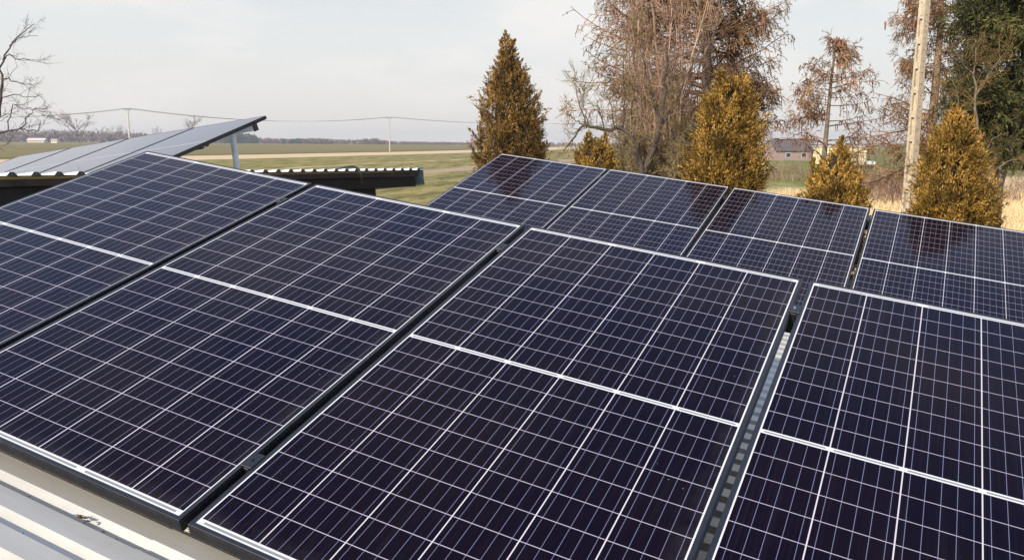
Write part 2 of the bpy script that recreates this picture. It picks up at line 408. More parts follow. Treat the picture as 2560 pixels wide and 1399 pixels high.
ribbed(useam-.1, 7.2, v_lo, 5.4, PIT, prof, .0022).build('roof_sheet', M_SHEET, shed)
M_WALL = plain('dark_planks', (.10, .075, .055), .8, var=.4, scale=4, bump=.3)
wl = MB(); ri = lambda P: (np.linalg.inv(np.array(MR)) @ np.r_[P, 1])[:3]
def shed_wall(ua, va, ub, vb):
    A = R0+uR*ua+vR*va; B = R0+uR*ub+vR*vb; dn = np.array([0, 0, -1.])
    q = [A-nR*.03, B-nR*.03, np.r_[(B)[:2], -.1], np.r_[(A)[:2], -.1]]
    off = unit(np.cross(B-A, dn))*.05
    vs = [ri(k) for k in q]+[ri(k+off) for k in q]
    wl.add(vs, [(0,1,2,3),(7,6,5,4),(0,4,5,1),(1,5,6,2),(2,6,7,3),(3,7,4,0)])
shed_wall(-.9, -1.7, 7.0, -1.7); shed_wall(-.9, -1.64, -.9, 5.2); shed_wall(-.8, 5.25, 7.0, 5.25); shed_wall(7.05, -1.6, 7.05, 5.2)
wl.build('wall', M_WALL, shed)

# ------------------------------------------------------------------ solar panels
def frame_mesh():
    # outward profile (distance out of the rim, z): ridged outer face, lip on top
    hw, hh = PW/2, PH/2
    prof = [(0, -.035)]
    for z in (-.0285, -.0215, -.0145, -.0075): prof += [(0, z-.0014), (.0018, z-.0008), (.0018, z+.0004), (0, z+.0008)]
    prof += [(0, -.0008), (-.0008, 0)]
    me = bpy.data.meshes.new('frame'); V = []; Fc = []
    lipu, lipv = .0112, .0100
    loops = [(o, o, z) for o, z in prof]+[(-lipu, -lipv, 0), (-lipu, -lipv, -.0022), (-lipu-.012, -lipv-.012, -.0315), (-lipu-.012, -lipv-.012, -.035)]
    for ou, ov, z in loops:
        V += [(-hw-ou, -hh-ov, z), (hw+ou, -hh-ov, z), (hw+ou, hh+ov, z), (-hw-ou, hh+ov, z)]
    n = len(loops)
    for q in range(n):
        a, b = q*4, ((q+1) % n)*4
        for k in range(4): Fc.append((a+k, a+(k+1) % 4, b+(k+1) % 4, b+k))
    mb = MB(); mb.add(V, Fc); return mb
def panel(label, group, M, du, dv, th, idx, base):
    loc = Matrix.Translation((idx*1.022+du, dv, 0)) @ Matrix.Rotation(th, 4, 'Z')
    if base is None:
        t = thing('solar_panel', label, 'solar panel', group=group, mat=M @ loc)
        frame_mesh().build('frame', M_FRAME, t)
        mb = MB(); hw, hh = PW/2-.008, PH/2-.008
        mb.add([(-hw,-hh,-.0016),(hw,-hh,-.0016),(hw,hh,-.0016),(-hw,hh,-.0016)], [(0,1,2,3)], 0)
        mb.add([(-hw,-hh,-.0058),(-hw,hh,-.0058),(hw,hh,-.0058),(hw,-hh,-.0058)], [(0,1,2,3)], 1)
        lam = mb.build('cell_sheet', [M_CELL, M_BACK], t)
        jb = MB(); jb.box((0, .0, -.014), (.09, .06, .015)); jb.build('junction_box', M_BLACKRUB, t)
        return t
    t = base.copy(); COL.objects.link(t); t.matrix_world = M @ loc; tag(t, label, None, group)
    for c in base.children: d = c.copy(); COL.objects.link(d); d.parent = t
    return t
bpy.context.view_layer.update()
gF, gB, gA = 'panels in the front row of the near roof', 'panels in the back row of the near roof', 'panels on the neighbouring roof'
p0 = panel('leftmost dark solar panel of the front row, running out of frame at the left', gF, MF, .008, -.0015, 0, 0, None)
panel('second solar panel of the front row, its lower corner above the bare ribbed roof', gF, MF, .002, -.0015, -.001, 1, p0)
panel('third solar panel of the front row, large in the middle foreground', gF, MF, -.0035, -.0006, 0, 2, p0)
panel('rightmost solar panel of the front row, right of the wide gap showing roof', gF, MF, -.0095, .0029, -.001, 3, p0)
panel('back row solar panel mirroring the tall pointed thuja, first from the left', gB, MBK, .0165, -.0020, .004, 0, p0)
panel('second solar panel of the back row, between two narrow black gaps', gB, MBK, .001, .0076, .003, 1, p0)
panel('third solar panel of the back row, below the small bushy thuja', gB, MBK, -.0066, .0055, -.003, 2, p0)
panel('last solar panel of the back row, cut by the right edge', gB, MBK, -.0115, -.0094, -.004, 3, p0)
far_l = ['pale sky-reflecting solar panel at the raised right end of the neighbouring roof', 'second pale solar panel from the right on the neighbouring roof',
         'third pale solar panel from the right on the neighbouring roof', 'leftmost pale solar panel on the neighbouring roof, below the bare tree']
for k in range(4): panel(far_l[k], gA, MFA, 0, 0, 0, -k, p0)

# racks: rails along the row, clamps in the gaps, feet, rear legs
def rack(name, label, M, n0, n1, gaps, zroof, group):
    """local frame = panel plane; zroof(u,v): depth of the roof below the panel plane"""
    t = thing(name, label, 'mounting rack', mat=M, group=group)
    for v in (.635, -.632):
        r = MB(); r.box(((n0+n1)/2, v, -PT-.0215), (n1-n0, .04, .04)); r.build('rail', M_FRAME, t, bevel=.002)
    for g, w in gaps:
        for v in (.637, -.631):
            c = MB(); c.box((g, v, -.019), (max(w-.004, .008), .05, .030)); c.box((g+.002, v, .0018), (w+.010, .05, .0026))
            c.build('clamp', M_FRAME, t, bevel=.0012)
            b = MB(); b.tube([(g, v, .003), (g, v, .0058)], .0045, 6); b.build('bolt', M_BOLT if g > 2.3 and v > 0 and M is MF else M_FRAME, t)
    for u in np.arange(n0+.25, n1, 1.022):
        for v in (.55, -.60):
            z = zroof(u, v)
            l = MB(); l.box((u, v, (-PT-.0415+z)/2), (.035, .035, abs(z+PT+.0415))); l.box((u, v, z+.006), (.09, .07, .005))
            l.build('leg', M_FRAME, t)
        b = MB(); za, zb = zroof(u, -.60), zroof(u, .55)
        b.prism([(-.02, .004), (.02, .004), (.02, .03), (-.02, .03)], (u+.05, -.6, za), (1, 0, 0), (0, 0, 1), (0, 1.15, zb-za)); b.build('base_beam', M_RAIL, t)
    return t
def zr(M):
    A = np.array(M)
    def f(u, v):
        P = (A @ np.array([u, v, 0, 1]))[:3]; n = A[:3, 2]
        return -((P-R0)@nR)/(n@nR)
    return f
rack('mounting_rack', 'black rails and clamps under the front row of panels', MF, -.53, 3.62, [(.516, .022), (1.5275, .022), (2.546, .022)], zr(MF), 'mounting racks')
rack('mounting_rack', 'black rails and clamps under the back row of panels', MBK, -.52, 3.62, [(.520, .016), (1.5285, .020), (2.548, .024)], zr(MBK), 'mounting racks')

# small things on the near roof: cable in the gap, leaf crumbs
cb = MB()
def roofp(u, v, z): return R0+uR*u+vR*v+nR*z
cb.tube([roofp(-.2+.5*k, .52+.03*math.sin(k*2.1), .012+.006*math.sin(k)) for k in range(12)], .007, 6)
tag(cb.build('cable', M_BLACKRUB), 'black cable lying on the roof beneath the front row', 'cable')
du_, dv_ = on_roof(205, 1296)
M_LEAF = plain('dead_leaf', (.09, .06, .045), .9, var=.5, scale=60)
lv = MB(); lr = np.random.default_rng(3)
for k in range(26):
    a, b = lr.normal(0, .010), lr.normal(0, .0035); c = roofp(du_+a, dv_+b, .0025+abs(lr.normal(0, .001)))
    R = np.linalg.qr(lr.normal(size=(3, 3)))[0]; lv.box(c, (lr.uniform(.004, .010), .004, .001), np.eye(3)*.999+R*.25)
tag(lv.build('leaf_litter', M_LEAF), 'small crumb of dead leaves on the bare ribbed roof', 'leaf litter', None)
lv = MB()
for k in range(70):
    a = lr.uniform(-.2, 1.6); b = -.04-PIT*lr.integers(0, 7)+lr.normal(0, .012); c = roofp(a, ph+.062+PIT*lr.integers(-6, 2)+lr.normal(0, .008), -.012)
    R = np.linalg.qr(lr.normal(size=(3, 3)))[0]; lv.box(c, (lr.uniform(.002, .006), .002, .0015), R)
o = lv.build('debris', M_LEAF); tag(o, 'scattered specks of dry bark in the roof grooves', 'debris', None, 'stuff')

# ------------------------------------------------------------------ neighbouring roof
E0 = at(0, 440, 5.30); E1 = at(1057, 425, 9.62)
eL = E1-E0; eLn = unit(eL); LEN = np.linalg.norm(eL)
sl = math.radians(6.3); down = -UH*math.cos(sl)-np.array([0, 0, math.sin(sl)])     # sheets run down to the left, away from us
X2 = unit(eLn); Y2 = unit(down-X2*(down@X2)); Z2 = np.cross(X2, Y2)
if Z2[2] < 0: Z2 = -Z2
MN = Matrix.Identity(4)
for r in range(3): MN[r][0] = Y2[r]; MN[r][1] = X2[r]; MN[r][2] = Z2[r]; MN[r][3] = E0[r]
carport = thing('open_shed', 'dark open shed with pale ribbed roof and blue-grey verge trim', 'shed', mat=MN)
P2 = .1628
prof2 = [(0, .021), (.026, .021), (.048, 0), (.1275, 0)]
phase2 = -1.2
prof2 = [(0, 0), (.022, .024), (.053, .024), (.075, 0)]
sh = ribbed(0, 6.2, 0, LEN-.02+1.26, P2, prof2, .0, .0012, 0)
for q, p_ in enumerate(sh.v): sh.v[q] = (p_[0], p_[1]-1.26, p_[2])
sh.build('roof_sheet', M_SHEETW, carport)
M_RIBSHADE = plain('dark_rib_hollow', (.09, .09, .085), .8, var=.3, scale=40)  # dark grey stands for the shade inside the open ribs
v = -1.26
while v < LEN-.05:
    cl = MB(); cl.prism([(v+.002, .000), (v+.0225, .0228), (v+.0525, .0228), (v+.073, .000)], (.004, 0, 0), (0, 1, 0), (0, 0, 1), (.02, 0, 0)); v += P2; cl.build('rib_end_shade', M_RIBSHADE, carport)  # dark plugs in place of the shaded hollow rib ends
M_FASC = plain('weathered_fascia_board', (.045, .030, .023), .85, var=.5, scale=9, bump=.3)
M_DARK = plain('near_black_boards', (.010, .008, .007), .8, var=.5, scale=6, bump=.3)  # near-black, much darker than the fascia strip above
fb = MB(); fb.box((.03, (LEN-1.3)/2-.03, -.022-.0255), (.03, LEN+1.2, .049)); fb.build('fascia', M_FASC, carport)
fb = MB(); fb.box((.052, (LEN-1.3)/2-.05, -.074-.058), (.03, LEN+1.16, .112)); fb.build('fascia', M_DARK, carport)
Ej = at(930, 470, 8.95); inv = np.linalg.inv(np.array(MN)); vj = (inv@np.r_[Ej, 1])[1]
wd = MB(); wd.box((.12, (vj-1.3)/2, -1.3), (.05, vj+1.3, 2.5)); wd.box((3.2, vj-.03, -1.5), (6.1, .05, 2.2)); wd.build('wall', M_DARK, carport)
M_TRIM = plain('blue_grey_trim', (.22, .34, .36), .35, var=.15, scale=5, spec=.6)
tr = MB(); vt = LEN-.010
pts = [(0, .027), (.033, .027), (.033, -.060), (.024, -.094), (.033, -.132), (.040, -.176), (-.077, -.165), (-.077, -.161), (.035, -.172), (.029, -.132), (.020, -.094), (.029, -.060), (.029, .0235), (0, .0235)]
tr.prism([(a+vt-.02, b) for a, b in pts], (-.004, 0, 0), (0, 1, 0), (0, 0, 1), (6.2, 0, 0)); tr.build('verge_trim', M_TRIM, carport)
bmx = MB()
for k in (1.2, 3.0, 4.9): bmx.box((k, (LEN-1.3)/2-.1, -.065), (.06, LEN+1.0, .10))
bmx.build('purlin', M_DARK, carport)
for q in (.4, 2.2, 4.0, 5.8):
    cr_ = MB(); cr_.tube([(5.9, LEN-q, -.1), (5.9, LEN-q, -1.6)], .04, 8); cr_.build('post', M_DARK, carport)
for q, w in ((0, 0), (.045, .016)):
    pp = [at(845-q*60, 424, 8.95), at(866, 419.5-w*60, 8.72), at(884, 417-w*80, 8.57), at(897, 423-w*60, 8.50), at(903, 437, 8.48), at(905.5, 452+q*40, 8.50), at(906, 466, 8.54)]
    PP = []
    for a in range(len(pp)-1):
        for s in np.linspace(0, 1, 4, endpoint=False): PP.append(pp[a]*(1-s)+pp[a+1]*s)
    PP = np.array(PP+[pp[-1]])
    for _ in range(3): PP[1:-1] = (PP[:-2]+2*PP[1:-1]+PP[2:])/4
    cbm = MB(); cbm.tube(PP, .011, 8)
    tag(cbm.build('cable', M_BLACKRUB, smooth=True), ['outer black cable looping over the edge of the open shed roof', 'inner black cable looping over the edge of the open shed roof'][q > 0], 'cable')
# rack of the neighbouring row: pale purlin, posts, feet
M_PALE = plain('pale_painted_steel', (.64, .69, .69), .45, var=.12, scale=10)
rk = thing('mounting_rack', 'pale round posts and beam carrying the neighbouring row of panels', 'mounting rack', mat=MFA, group='mounting racks')
b = MB(); b.box((-1.535, .64, -PT-.030), (4.07, .05, .055)); b.build('beam', M_PALE, rk)
b = MB(); b.box((.507, .64, -PT-.030), (.014, .062, .066)); b.box((.500, .675, -.024), (.022, .03, .022)); b.build('end_cap', M_FRAME, rk, bevel=.002)
b = MB(); b.box((-1.60, -.02, -PT-.014), (4.06, .035, .026)); b.build('rail', M_FRAME, rk)
b = MB(); b.box((.492, -.02, -.040), (.018, .035, .010)); b.build('clamp', M_FRAME, rk)
iA = np.linalg.inv(np.array(MFA)); toA = lambda P: (iA@np.r_[P, 1])[:3]
T0 = at(581, 331, 8.33); T1 = at(595, 440, 8.30)
off = T1-T0
for k in range(4):
    A = T0-k*1.02*uA; B = A+off*1.05
    b = MB(); b.tube([toA(A), toA(B)], .031, 12); b.build('post', M_PALE, rk, smooth=False)
for k in range(5):
    b = MB(); b.box((.35-k*1.02, -.6, -PT-.03), (.04, .06, .06)); b.build('leg', M_PALE, rk)

# ------------------------------------------------------------------ vegetation tools
def grow(P, D, L, R, nseg, wig, grav, rg, taper=.25, up=None):
    Nn = len(P); pts = np.empty((Nn, nseg+1, 3)); pts[:, 0] = P; d = D/np.linalg.norm(D, axis=1, keepdims=True)
    st = (np.broadcast_to(L, Nn)/nseg)[:, None]
    for k in range(nseg):
        d = d+rg.normal(0, wig, (Nn, 3)); d[:, 2] += grav if np.isscalar(grav) else grav[k]
        d /= np.linalg.norm(d, axis=1, keepdims=True); pts[:, k+1] = pts[:, k]+d*st
    rad = np.broadcast_to(R, Nn)[:, None]*np.linspace(1, taper, nseg+1)[None]
    return pts, rad
def kids(br, k, t0, t1, ang, rg, angj=.25, bias=None):
    pts, rad = br; Nn, m = pts.shape[:2]; t = rg.uniform(t0, t1, (Nn, k))*(m-1)
    i0 = np.minimum(t.astype(int), m-2); f = (t-i0)[..., None]; r = np.arange(Nn)[:, None]
    P = pts[r, i0]*(1-f)+pts[r, i0+1]*f; T = pts[r, i0+1]-pts[r, i0]; T /= np.linalg.norm(T, axis=-1, keepdims=True)+1e-9
    q = rg.normal(size=P.shape)
    if bias is not None: q += np.asarray(bias)
    q -= T*(q*T).sum(-1, keepdims=True); q /= np.linalg.norm(q, axis=-1, keepdims=True)+1e-9
    a = rg.normal(ang, angj, (Nn, k, 1)); D = T*np.cos(a)+q*np.sin(a)
    Rr = (rad[r, i0]*(1-f[..., 0])+rad[r, i0+1]*f[..., 0])
    return P.reshape(-1, 3), D.reshape(-1, 3), Rr.ravel(), (t/(m-1)).ravel()
def tubes(brs, sides=3):
    Vs, Fs, b = [], [], 0
    for pts, rad in brs:
        Nn, m = pts.shape[:2]
        T = np.gradient(pts, axis=1); T /= np.linalg.norm(T, axis=-1, keepdims=True)+1e-9
        ref = np.where(np.abs(T[..., 2:3]) < .9, np.array([0, 0, 1.]), np.array([1., 0, 0]))
        a = np.cross(T, ref); a /= np.linalg.norm(a, axis=-1, keepdims=True)+1e-9; c = np.cross(T, a)
        w = 2*np.pi*np.arange(sides)/sides
        V = pts[:, :, None]+rad[:, :, None, None]*(a[:, :, None]*np.cos(w)[:, None]+c[:, :, None]*np.sin(w)[:, None])
        I = np.arange(Nn*m*sides).reshape(Nn, m, sides)+b
        q = np.stack([I[:, :-1], np.roll(I, -1, 2)[:, :-1], np.roll(I, -1, 2)[:, 1:], I[:, 1:]], -1).reshape(-1, 4)
        Vs.append(V.reshape(-1, 3)); Fs.append(q); b += Nn*m*sides
    return np.concatenate(Vs), np.concatenate(Fs)
def quads(C, A, Bv):
    """leaf quads at C with half axes A (long) and Bv"""
    V = np.stack([C-A-Bv*.6, C-A*.2+Bv*.0-Bv, C+A, C-A*.2+Bv], 1)
    return V.reshape(-1, 3), np.arange(len(C)*4).reshape(-1, 4)
def merge(parts):
    Vs, Fs, b = [], [], 0
    for V, F in parts: Vs.append(V); Fs.append(F+b); b += len(V)
    return np.concatenate(Vs), np.concatenate(Fs)
def poly3(pts, n):
    pts = np.asarray(pts, float); s = np.r_[0, np.cumsum(np.linalg.norm(np.diff(pts, axis=0), axis=1))]
    q = np.linspace(0, s[-1], n+1); return np.stack([np.interp(q, s, pts[:, k]) for k in range(3)], -1)
def limb(pxs, Y, r0, r1, n=10, dY=0, rg=rng, wob=.01):
    Yv = np.linspace(Y, Y+dY, len(pxs)); P = poly3([at(a, b, yy) for (a, b), yy in zip(pxs, Yv)], n)
    P[1:-1] += rg.normal(0, wob, P[1:-1].shape); return P[None], np.linspace(r0, r1, n+1)[None]

M_BARK = plain('grey_brown_bark', (.20, .15, .105), .9, var=.4, scale=14, bump=.5)
M_BARKD = plain('dark_bark', (.085, .062, .050), .9, var=.4, scale=14, bump=.5)
M_CONB = plain('conifer_bark', (.26, .185, .12), .9, var=.4, scale=9, bump=.5)
M_THUJA = foliage('thuja_foliage_green', [(.011, .007, .004), (.60, .35, .105), (.140, .082, .021)], 6.0, .7, .15)  # near-black to bright tones carry shaded gaps and sunlit leaves
M_THUJAG = foliage('thuja_foliage_gold', [(.011, .006, .003), (.80, .47, .10), (.185, .110, .021)], 6.0, .7, .15)  # shade in the gaps and lit tips are in these tones too
M_CORE = plain('thuja_light_block', (.020, .016, .009), .95, var=.5, scale=25)  # dark colour of the added core inside each thuja
M_TWIG = foliage('bare_twigs', [(.05, .030, .022), (.66, .44, .31), (.25, .152, .105)], 1.2, .85, 0)
M_TWIGO = foliage('lichened_twigs', [(.05, .036, .018), (.55, .40, .22), (.20, .145, .065)], 1.2, .85, 0)
M_TWIGG = foliage('grey_twigs', [(.075, .055, .055), (.17, .135, .13), (.115, .09, .085)], 1.2, .85, 0)
M_SPRT = foliage('dry_spruce_twigs', [(.030, .014, .012), (.66, .38, .21), (.235, .122, .070)], 2.2, .8, .1)
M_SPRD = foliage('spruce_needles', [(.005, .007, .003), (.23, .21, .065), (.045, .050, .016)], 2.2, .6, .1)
M_SPRM = foliage('thin_spruce_needles', [(.022, .015, .008), (.50, .31, .12), (.155, .100, .036)], 2.2, .7, .1)
M_CONE = plain('spruce_cones', (.28, .11, .065), .7, var=.4, scale=30)
M_FARB = foliage('far_bare_wood', [(.12, .085, .078), (.30, .22, .20), (.20, .148, .135)], .02, .95, 0)  # lightened: part of the distance haze is in this colour
M_FARBR = foliage('far_reddish_wood', [(.11, .072, .058), (.22, .145, .115), (.16, .105, .085)], .02, .95, 0)
M_FARP = foliage('far_pines', [(.035, .050, .035), (.085, .10, .070), (.058, .072, .050)], .02, .95, 0)

# ------------------------------------------------------------------ thujas behind the back row
def thuja(name, label, Y, outline, mat, seed, nfan=1500, tips=None, dens=26):
    nfan = int(nfan*1.15); dens = int(dens*1.45)
    rg = np.random.default_rng(seed); bx, by = at((outline[-1][1]+outline[-1][2])/2, outline[-1][0], Y)[:2]
    t = thing(name, label, 'thuja', (bx, by, 0), 'thujas behind the back row')
    O = np.array([bx, by, 0])
    zs, cx, rd = [], [], []
    for py, xl, xr in outline:
        a, b = at(xl, py, Y), at(xr, py, Y); zs.append(a[2]); cx.append((a[0]+b[0])/2); rd.append((b[0]-a[0])/2)
    zs = np.array(zs+[.15])[::-1]; cx = np.array(cx+[cx[-1]])[::-1]; rd = np.array(rd+[rd[-1]*.9])[::-1]
    ztop = zs[-1]; z0 = .1
    zz = np.linspace(z0, ztop, 400); area = np.interp(zz, zs, rd)+.03
    cdf = np.cumsum(area*np.where(zz < 1.9, .35, 1.)); cdf /= cdf[-1]
    # fans: vertical-ish sprays, leaning outwards
    z = np.interp(rg.uniform(0, 1, nfan), cdf, zz); th = rg.uniform(0, 2*np.pi, nfan)
    R = np.maximum(np.interp(z, zs, rd)-.035, .004); C = np.interp(z, zs, cx)
    lump = .93+.09*np.sin(3*th+z*5+seed)+.08*np.sin(5*th-z*9+seed*2)+.16*np.sin(9*th+2.2*np.sin(z*6+seed)+z*2)*np.sin(z*11+seed*3+2*np.sin(3*th))+.06*np.sin(16*th+z*7)
    rr_ = (R*lump)*rg.uniform(.45, 1.0, nfan)**.45; rr_ = np.maximum(rr_, .004)
    base = np.stack([C+rr_*np.sin(th), by+rr_*np.cos(th), z-.05], -1)
    out = np.stack([np.sin(th), np.cos(th), np.zeros(nfan)], -1)
    fl = rg.uniform(.07, .15, nfan)*np.clip(R/.25+.35, .5, 1.15)
    axis = out*rg.uniform(.15, .75, (nfan, 1))+np.array([0, 0, 1.])*rg.uniform(.45, 1.1, (nfan, 1))+rg.normal(0, .22, (nfan, 3)); axis /= np.linalg.norm(axis, axis=1, keepdims=True)
    # each fan: dens leaflets in a flattened spray
    side = np.cross(axis, out+rg.normal(0, .8, (nfan, 3))); side /= np.linalg.norm(side, axis=1, keepdims=True)
    s = rg.uniform(0, 1, (nfan, dens)); w = rg.normal(0, .30, (nfan, dens))*(1.05-s)*.8
    Cn = base[:, None]+axis[:, None]*(s*fl[:, None])[..., None]+side[:, None]*(w*fl[:, None])[..., None]+rg.normal(0, .006, (nfan, dens, 3))
    la = axis[:, None]+side[:, None]*(w*1.6)[..., None]+rg.normal(0, .25, (nfan, dens, 3)); la /= np.linalg.norm(la, axis=-1, keepdims=True)
    ln = rg.uniform(.007, .017, (nfan, dens, 1))
    nb = np.cross(la, rg.normal(size=la.shape)); nb /= np.linalg.norm(nb, axis=-1, keepdims=True)
    V, F = quads(Cn.reshape(-1, 3)-O, (la*ln).reshape(-1, 3), (nb*ln*.30).reshape(-1, 3))
    parts = [(V, F)]
    for (px, py, h) in (tips or []):           # thin leaders standing above the crown
        b0 = at(px, py, Y)
        for q in range(5):
            D = np.array([[rg.normal(0, .18), rg.normal(0, .18), 1.]]); P = (b0-np.array([0, 0, h*.55]))[None]+rg.normal(0, .008, (1, 3))
            br = grow(P, D, h*rg.uniform(.5, 1.), .003, 8, .05, .03, rg)
            p_ = br[0][0]; k = 46; ii = rg.integers(0, 9, k); A = rg.normal(0, .5, (k, 3))+[0, 0, 1]; A /= np.linalg.norm(A, axis=1, keepdims=True); A *= rg.uniform(.008, .018, (k, 1))
            B = np.cross(A, rg.normal(size=(k, 3)))*.35; parts.append(quads(p_[ii]+A*.8-O+rg.normal(0, .004, (k, 3)), A, B))
    V, F = merge(parts); mesh_np('crown', V, F, mat, t)
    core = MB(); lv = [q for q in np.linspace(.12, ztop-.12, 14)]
    core.tube([(np.interp(q, zs, cx)-bx, 0, q) for q in lv], [max(.006, np.interp(q, zs, rd)*.52) for q in lv], 9); core.build('light_block_core', M_CORE, t)  # added solid core, keeps light from passing through the crown
    tk = MB(); tk.tube([(0, 0, -.05), (np.interp(.6, zs, cx)-bx, 0, .6), (np.interp(ztop*.9, zs, cx)-bx, 0, ztop*.9)], [.035, .03, .008], 8); tk.build('trunk', M_BARK, t)
    return t
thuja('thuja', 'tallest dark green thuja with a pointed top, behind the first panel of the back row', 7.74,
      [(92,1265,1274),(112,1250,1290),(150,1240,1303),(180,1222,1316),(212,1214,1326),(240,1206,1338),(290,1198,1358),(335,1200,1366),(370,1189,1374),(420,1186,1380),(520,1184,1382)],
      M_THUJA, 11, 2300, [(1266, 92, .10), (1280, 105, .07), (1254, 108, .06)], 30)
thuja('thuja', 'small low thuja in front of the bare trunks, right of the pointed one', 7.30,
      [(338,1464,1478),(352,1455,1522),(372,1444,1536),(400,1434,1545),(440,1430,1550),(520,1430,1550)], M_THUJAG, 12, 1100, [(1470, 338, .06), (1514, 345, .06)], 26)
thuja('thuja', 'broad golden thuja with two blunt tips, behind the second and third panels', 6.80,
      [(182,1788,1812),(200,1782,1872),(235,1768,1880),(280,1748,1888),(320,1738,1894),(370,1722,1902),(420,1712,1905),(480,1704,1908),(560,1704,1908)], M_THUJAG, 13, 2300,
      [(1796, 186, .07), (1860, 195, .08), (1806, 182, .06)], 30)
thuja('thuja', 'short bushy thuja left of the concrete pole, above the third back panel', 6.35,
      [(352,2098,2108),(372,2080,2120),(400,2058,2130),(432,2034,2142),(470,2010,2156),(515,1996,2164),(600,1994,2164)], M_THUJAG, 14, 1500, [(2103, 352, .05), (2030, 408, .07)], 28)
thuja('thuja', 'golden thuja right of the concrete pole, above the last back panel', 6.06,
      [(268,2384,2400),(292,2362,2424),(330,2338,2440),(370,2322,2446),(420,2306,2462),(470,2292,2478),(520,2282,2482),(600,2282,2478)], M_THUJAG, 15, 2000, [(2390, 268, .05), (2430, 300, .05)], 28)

# ------------------------------------------------------------------ conifers behind
def spruce(label, pxtrunk, Y, rb, rt, profile, mat, seed, nwh=26, per=5, droop=-.05, hang=14, needles=0, twl=.26, cones=None, bark=None, needle_mat=None, cat='spruce'):
    """profile: (pixel row, left reach px, right reach px) of the branches"""
    rg = np.random.default_rng(seed)
    P = poly3([at(a, b, Y) for a, b in pxtrunk], 14); P = np.vstack([P[0]*[1, 1, 0]+[-.02*(P[1]-P[0])[0], 0, -.1], P])
    O = P[0]*[1, 1, 0]
    t = thing('spruce', label, cat, O)
    rad = np.linspace(rb, rt, len(P))
    tm = MB(); tm.tube(P-O, rad, 10); tm.build('trunk', bark or M_CONB, t, smooth=True)
    zr_ = [at(CXP, q[0], Y)[2] for q in profile]; k = Y/FPX
    ll = [q[1]*k for q in profile]; lr_ = [q[2]*k for q in profile]; o = np.argsort(zr_)
    zr_ = np.array(zr_)[o]; ll = np.array(ll)[o]; lr_ = np.array(lr_)[o]
    ztop = P[-1][2]; zlo = zr_[0]
    n = nwh*per; z = np.sort(rg.uniform(zlo, ztop-.02, n)); th = rg.uniform(0, 2*np.pi, n)
    sd_ = rg.uniform(0, 1, n) < .55; th = np.where(sd_, np.where(rg.uniform(0, 1, n) < .5, 1, -1)*np.pi/2+rg.normal(0, .45, n), th)
    c = np.sin(th); L = np.where(c > 0, np.interp(z, zr_, lr_), np.interp(z, zr_, ll))*rg.uniform(.5, 1.0, n)*1.22
    B = np.stack([np.interp(z, P[:, 2], P[:, 0]), np.interp(z, P[:, 2], P[:, 1]), z], -1)
    D = np.stack([np.sin(th), np.cos(th), rg.uniform(-.05, .45, n)], -1)
    main = grow(B, D, L, np.clip(L*.014, .006, .024), 9, .08, np.r_[np.full(4, droop), np.full(5, .06)], rg)
    brs = [main]
    kk = kids(main, 7, .25, .97, .85, rg, .2, (0, 0, -.2)); sec = grow(kk[0], kk[1], np.repeat(L, 7)*(1.1-kk[3])*.50+.06, np.clip(kk[2]*.6, .0035, .008), 5, .12, -.03, rg); brs.append(sec)
    k1 = kids(main, hang, .15, 1, 1.3, rg, .3, (0, 0, -1.6)); h1 = grow(k1[0], k1[1], twl*rg.uniform(.25, 1, len(k1[0]))*.8, .0065, 4, .14, -.22, rg, .5); brs.append(h1)
    k2 = kids(sec, max(2, hang//3), .1, 1, 1.1, rg, .35, (0, 0, -1.0)); h2 = grow(k2[0], k2[1], twl*rg.uniform(.15, .6, len(k2[0])), .0044, 3, .15, -.15, rg, .5); brs.append(h2)
    V, F = tubes(brs); mesh_np('branches', V-O, F, mat, t)
    if needles:
        src = [sec, h1, h2, main]; parts = []
        for s_ in src:
            kq = kids(s_, needles, .12, 1, .6, rg, .35); A = kq[1]/np.linalg.norm(kq[1], axis=1, keepdims=True)*rg.uniform(.018, .045, (len(kq[0]), 1))
            Bb = np.cross(A, rg.normal(size=A.shape)); Bb /= np.linalg.norm(Bb, axis=1, keepdims=True)+1e-9; Bb *= rg.uniform(.004, .009, (len(A), 1))
            parts.append(quads(kq[0]+A*.8-O, A, Bb))
        V, F = merge(parts); mesh_np('needles', V, F, needle_mat or M_SPRM, t)
    for (px, py, m_) in (cones or []):
        c0 = at(px, py, Y); allp = np.concatenate([main[0].reshape(-1, 3), sec[0].reshape(-1, 3)]); dd = np.hypot(allp[:, 0]-c0[0], allp[:, 2]-c0[2]); c0 = allp[np.argmin(dd)]-O
        for q in range(m_):
            cb_ = MB()
            a = c0+np.array([rg.normal(0, .045), rg.normal(0, .04), rg.normal(0, .02)])
            cb_.tube([a, a-[0, 0, .03], a-[rg.normal(0, .006), 0, .075], a-[0, 0, .11]], [.006, .015, .014, .003], 6); cb_.build('cone', M_CONE, t, smooth=True)
    return t
spruce('huge brown half-dead spruce rising out of the top of the picture', [(1765, 470), (1765, 300), (1768, 100), (1772, -160)], 14.5, .13, .04,
       [(-160, 60, 40), (-60, 170, 90), (0, 260, 115), (60, 300, 135), (110, 270, 190), (150, 310, 150), (200, 270, 185), (240, 315, 150), (300, 270, 200), (360, 235, 150), (440, 180, 130)],
       M_SPRT, 21, 34, 7, -.03, 20, 4, .42, [(1880, 60, 6), (1776, 30, 4)], M_BARKD, M_SPRM)
spruce('slender thin spruce with drooping brown twigs, left of the concrete pole', [(2052, 480), (2066, 330), (2078, 200), (2092, 92)], 12.0, .050, .010,
       [(100, 18, 20), (130, 42, 46), (190, 84, 98), (250, 70, 85), (290, 95, 120), (330, 150, 100), (370, 175, 130), (420, 140, 130)],
       M_SPRT, 22, 14, 4, -.02, 10, 1, .24, [(2092, 96, 9)], M_BARK, M_SPRM)
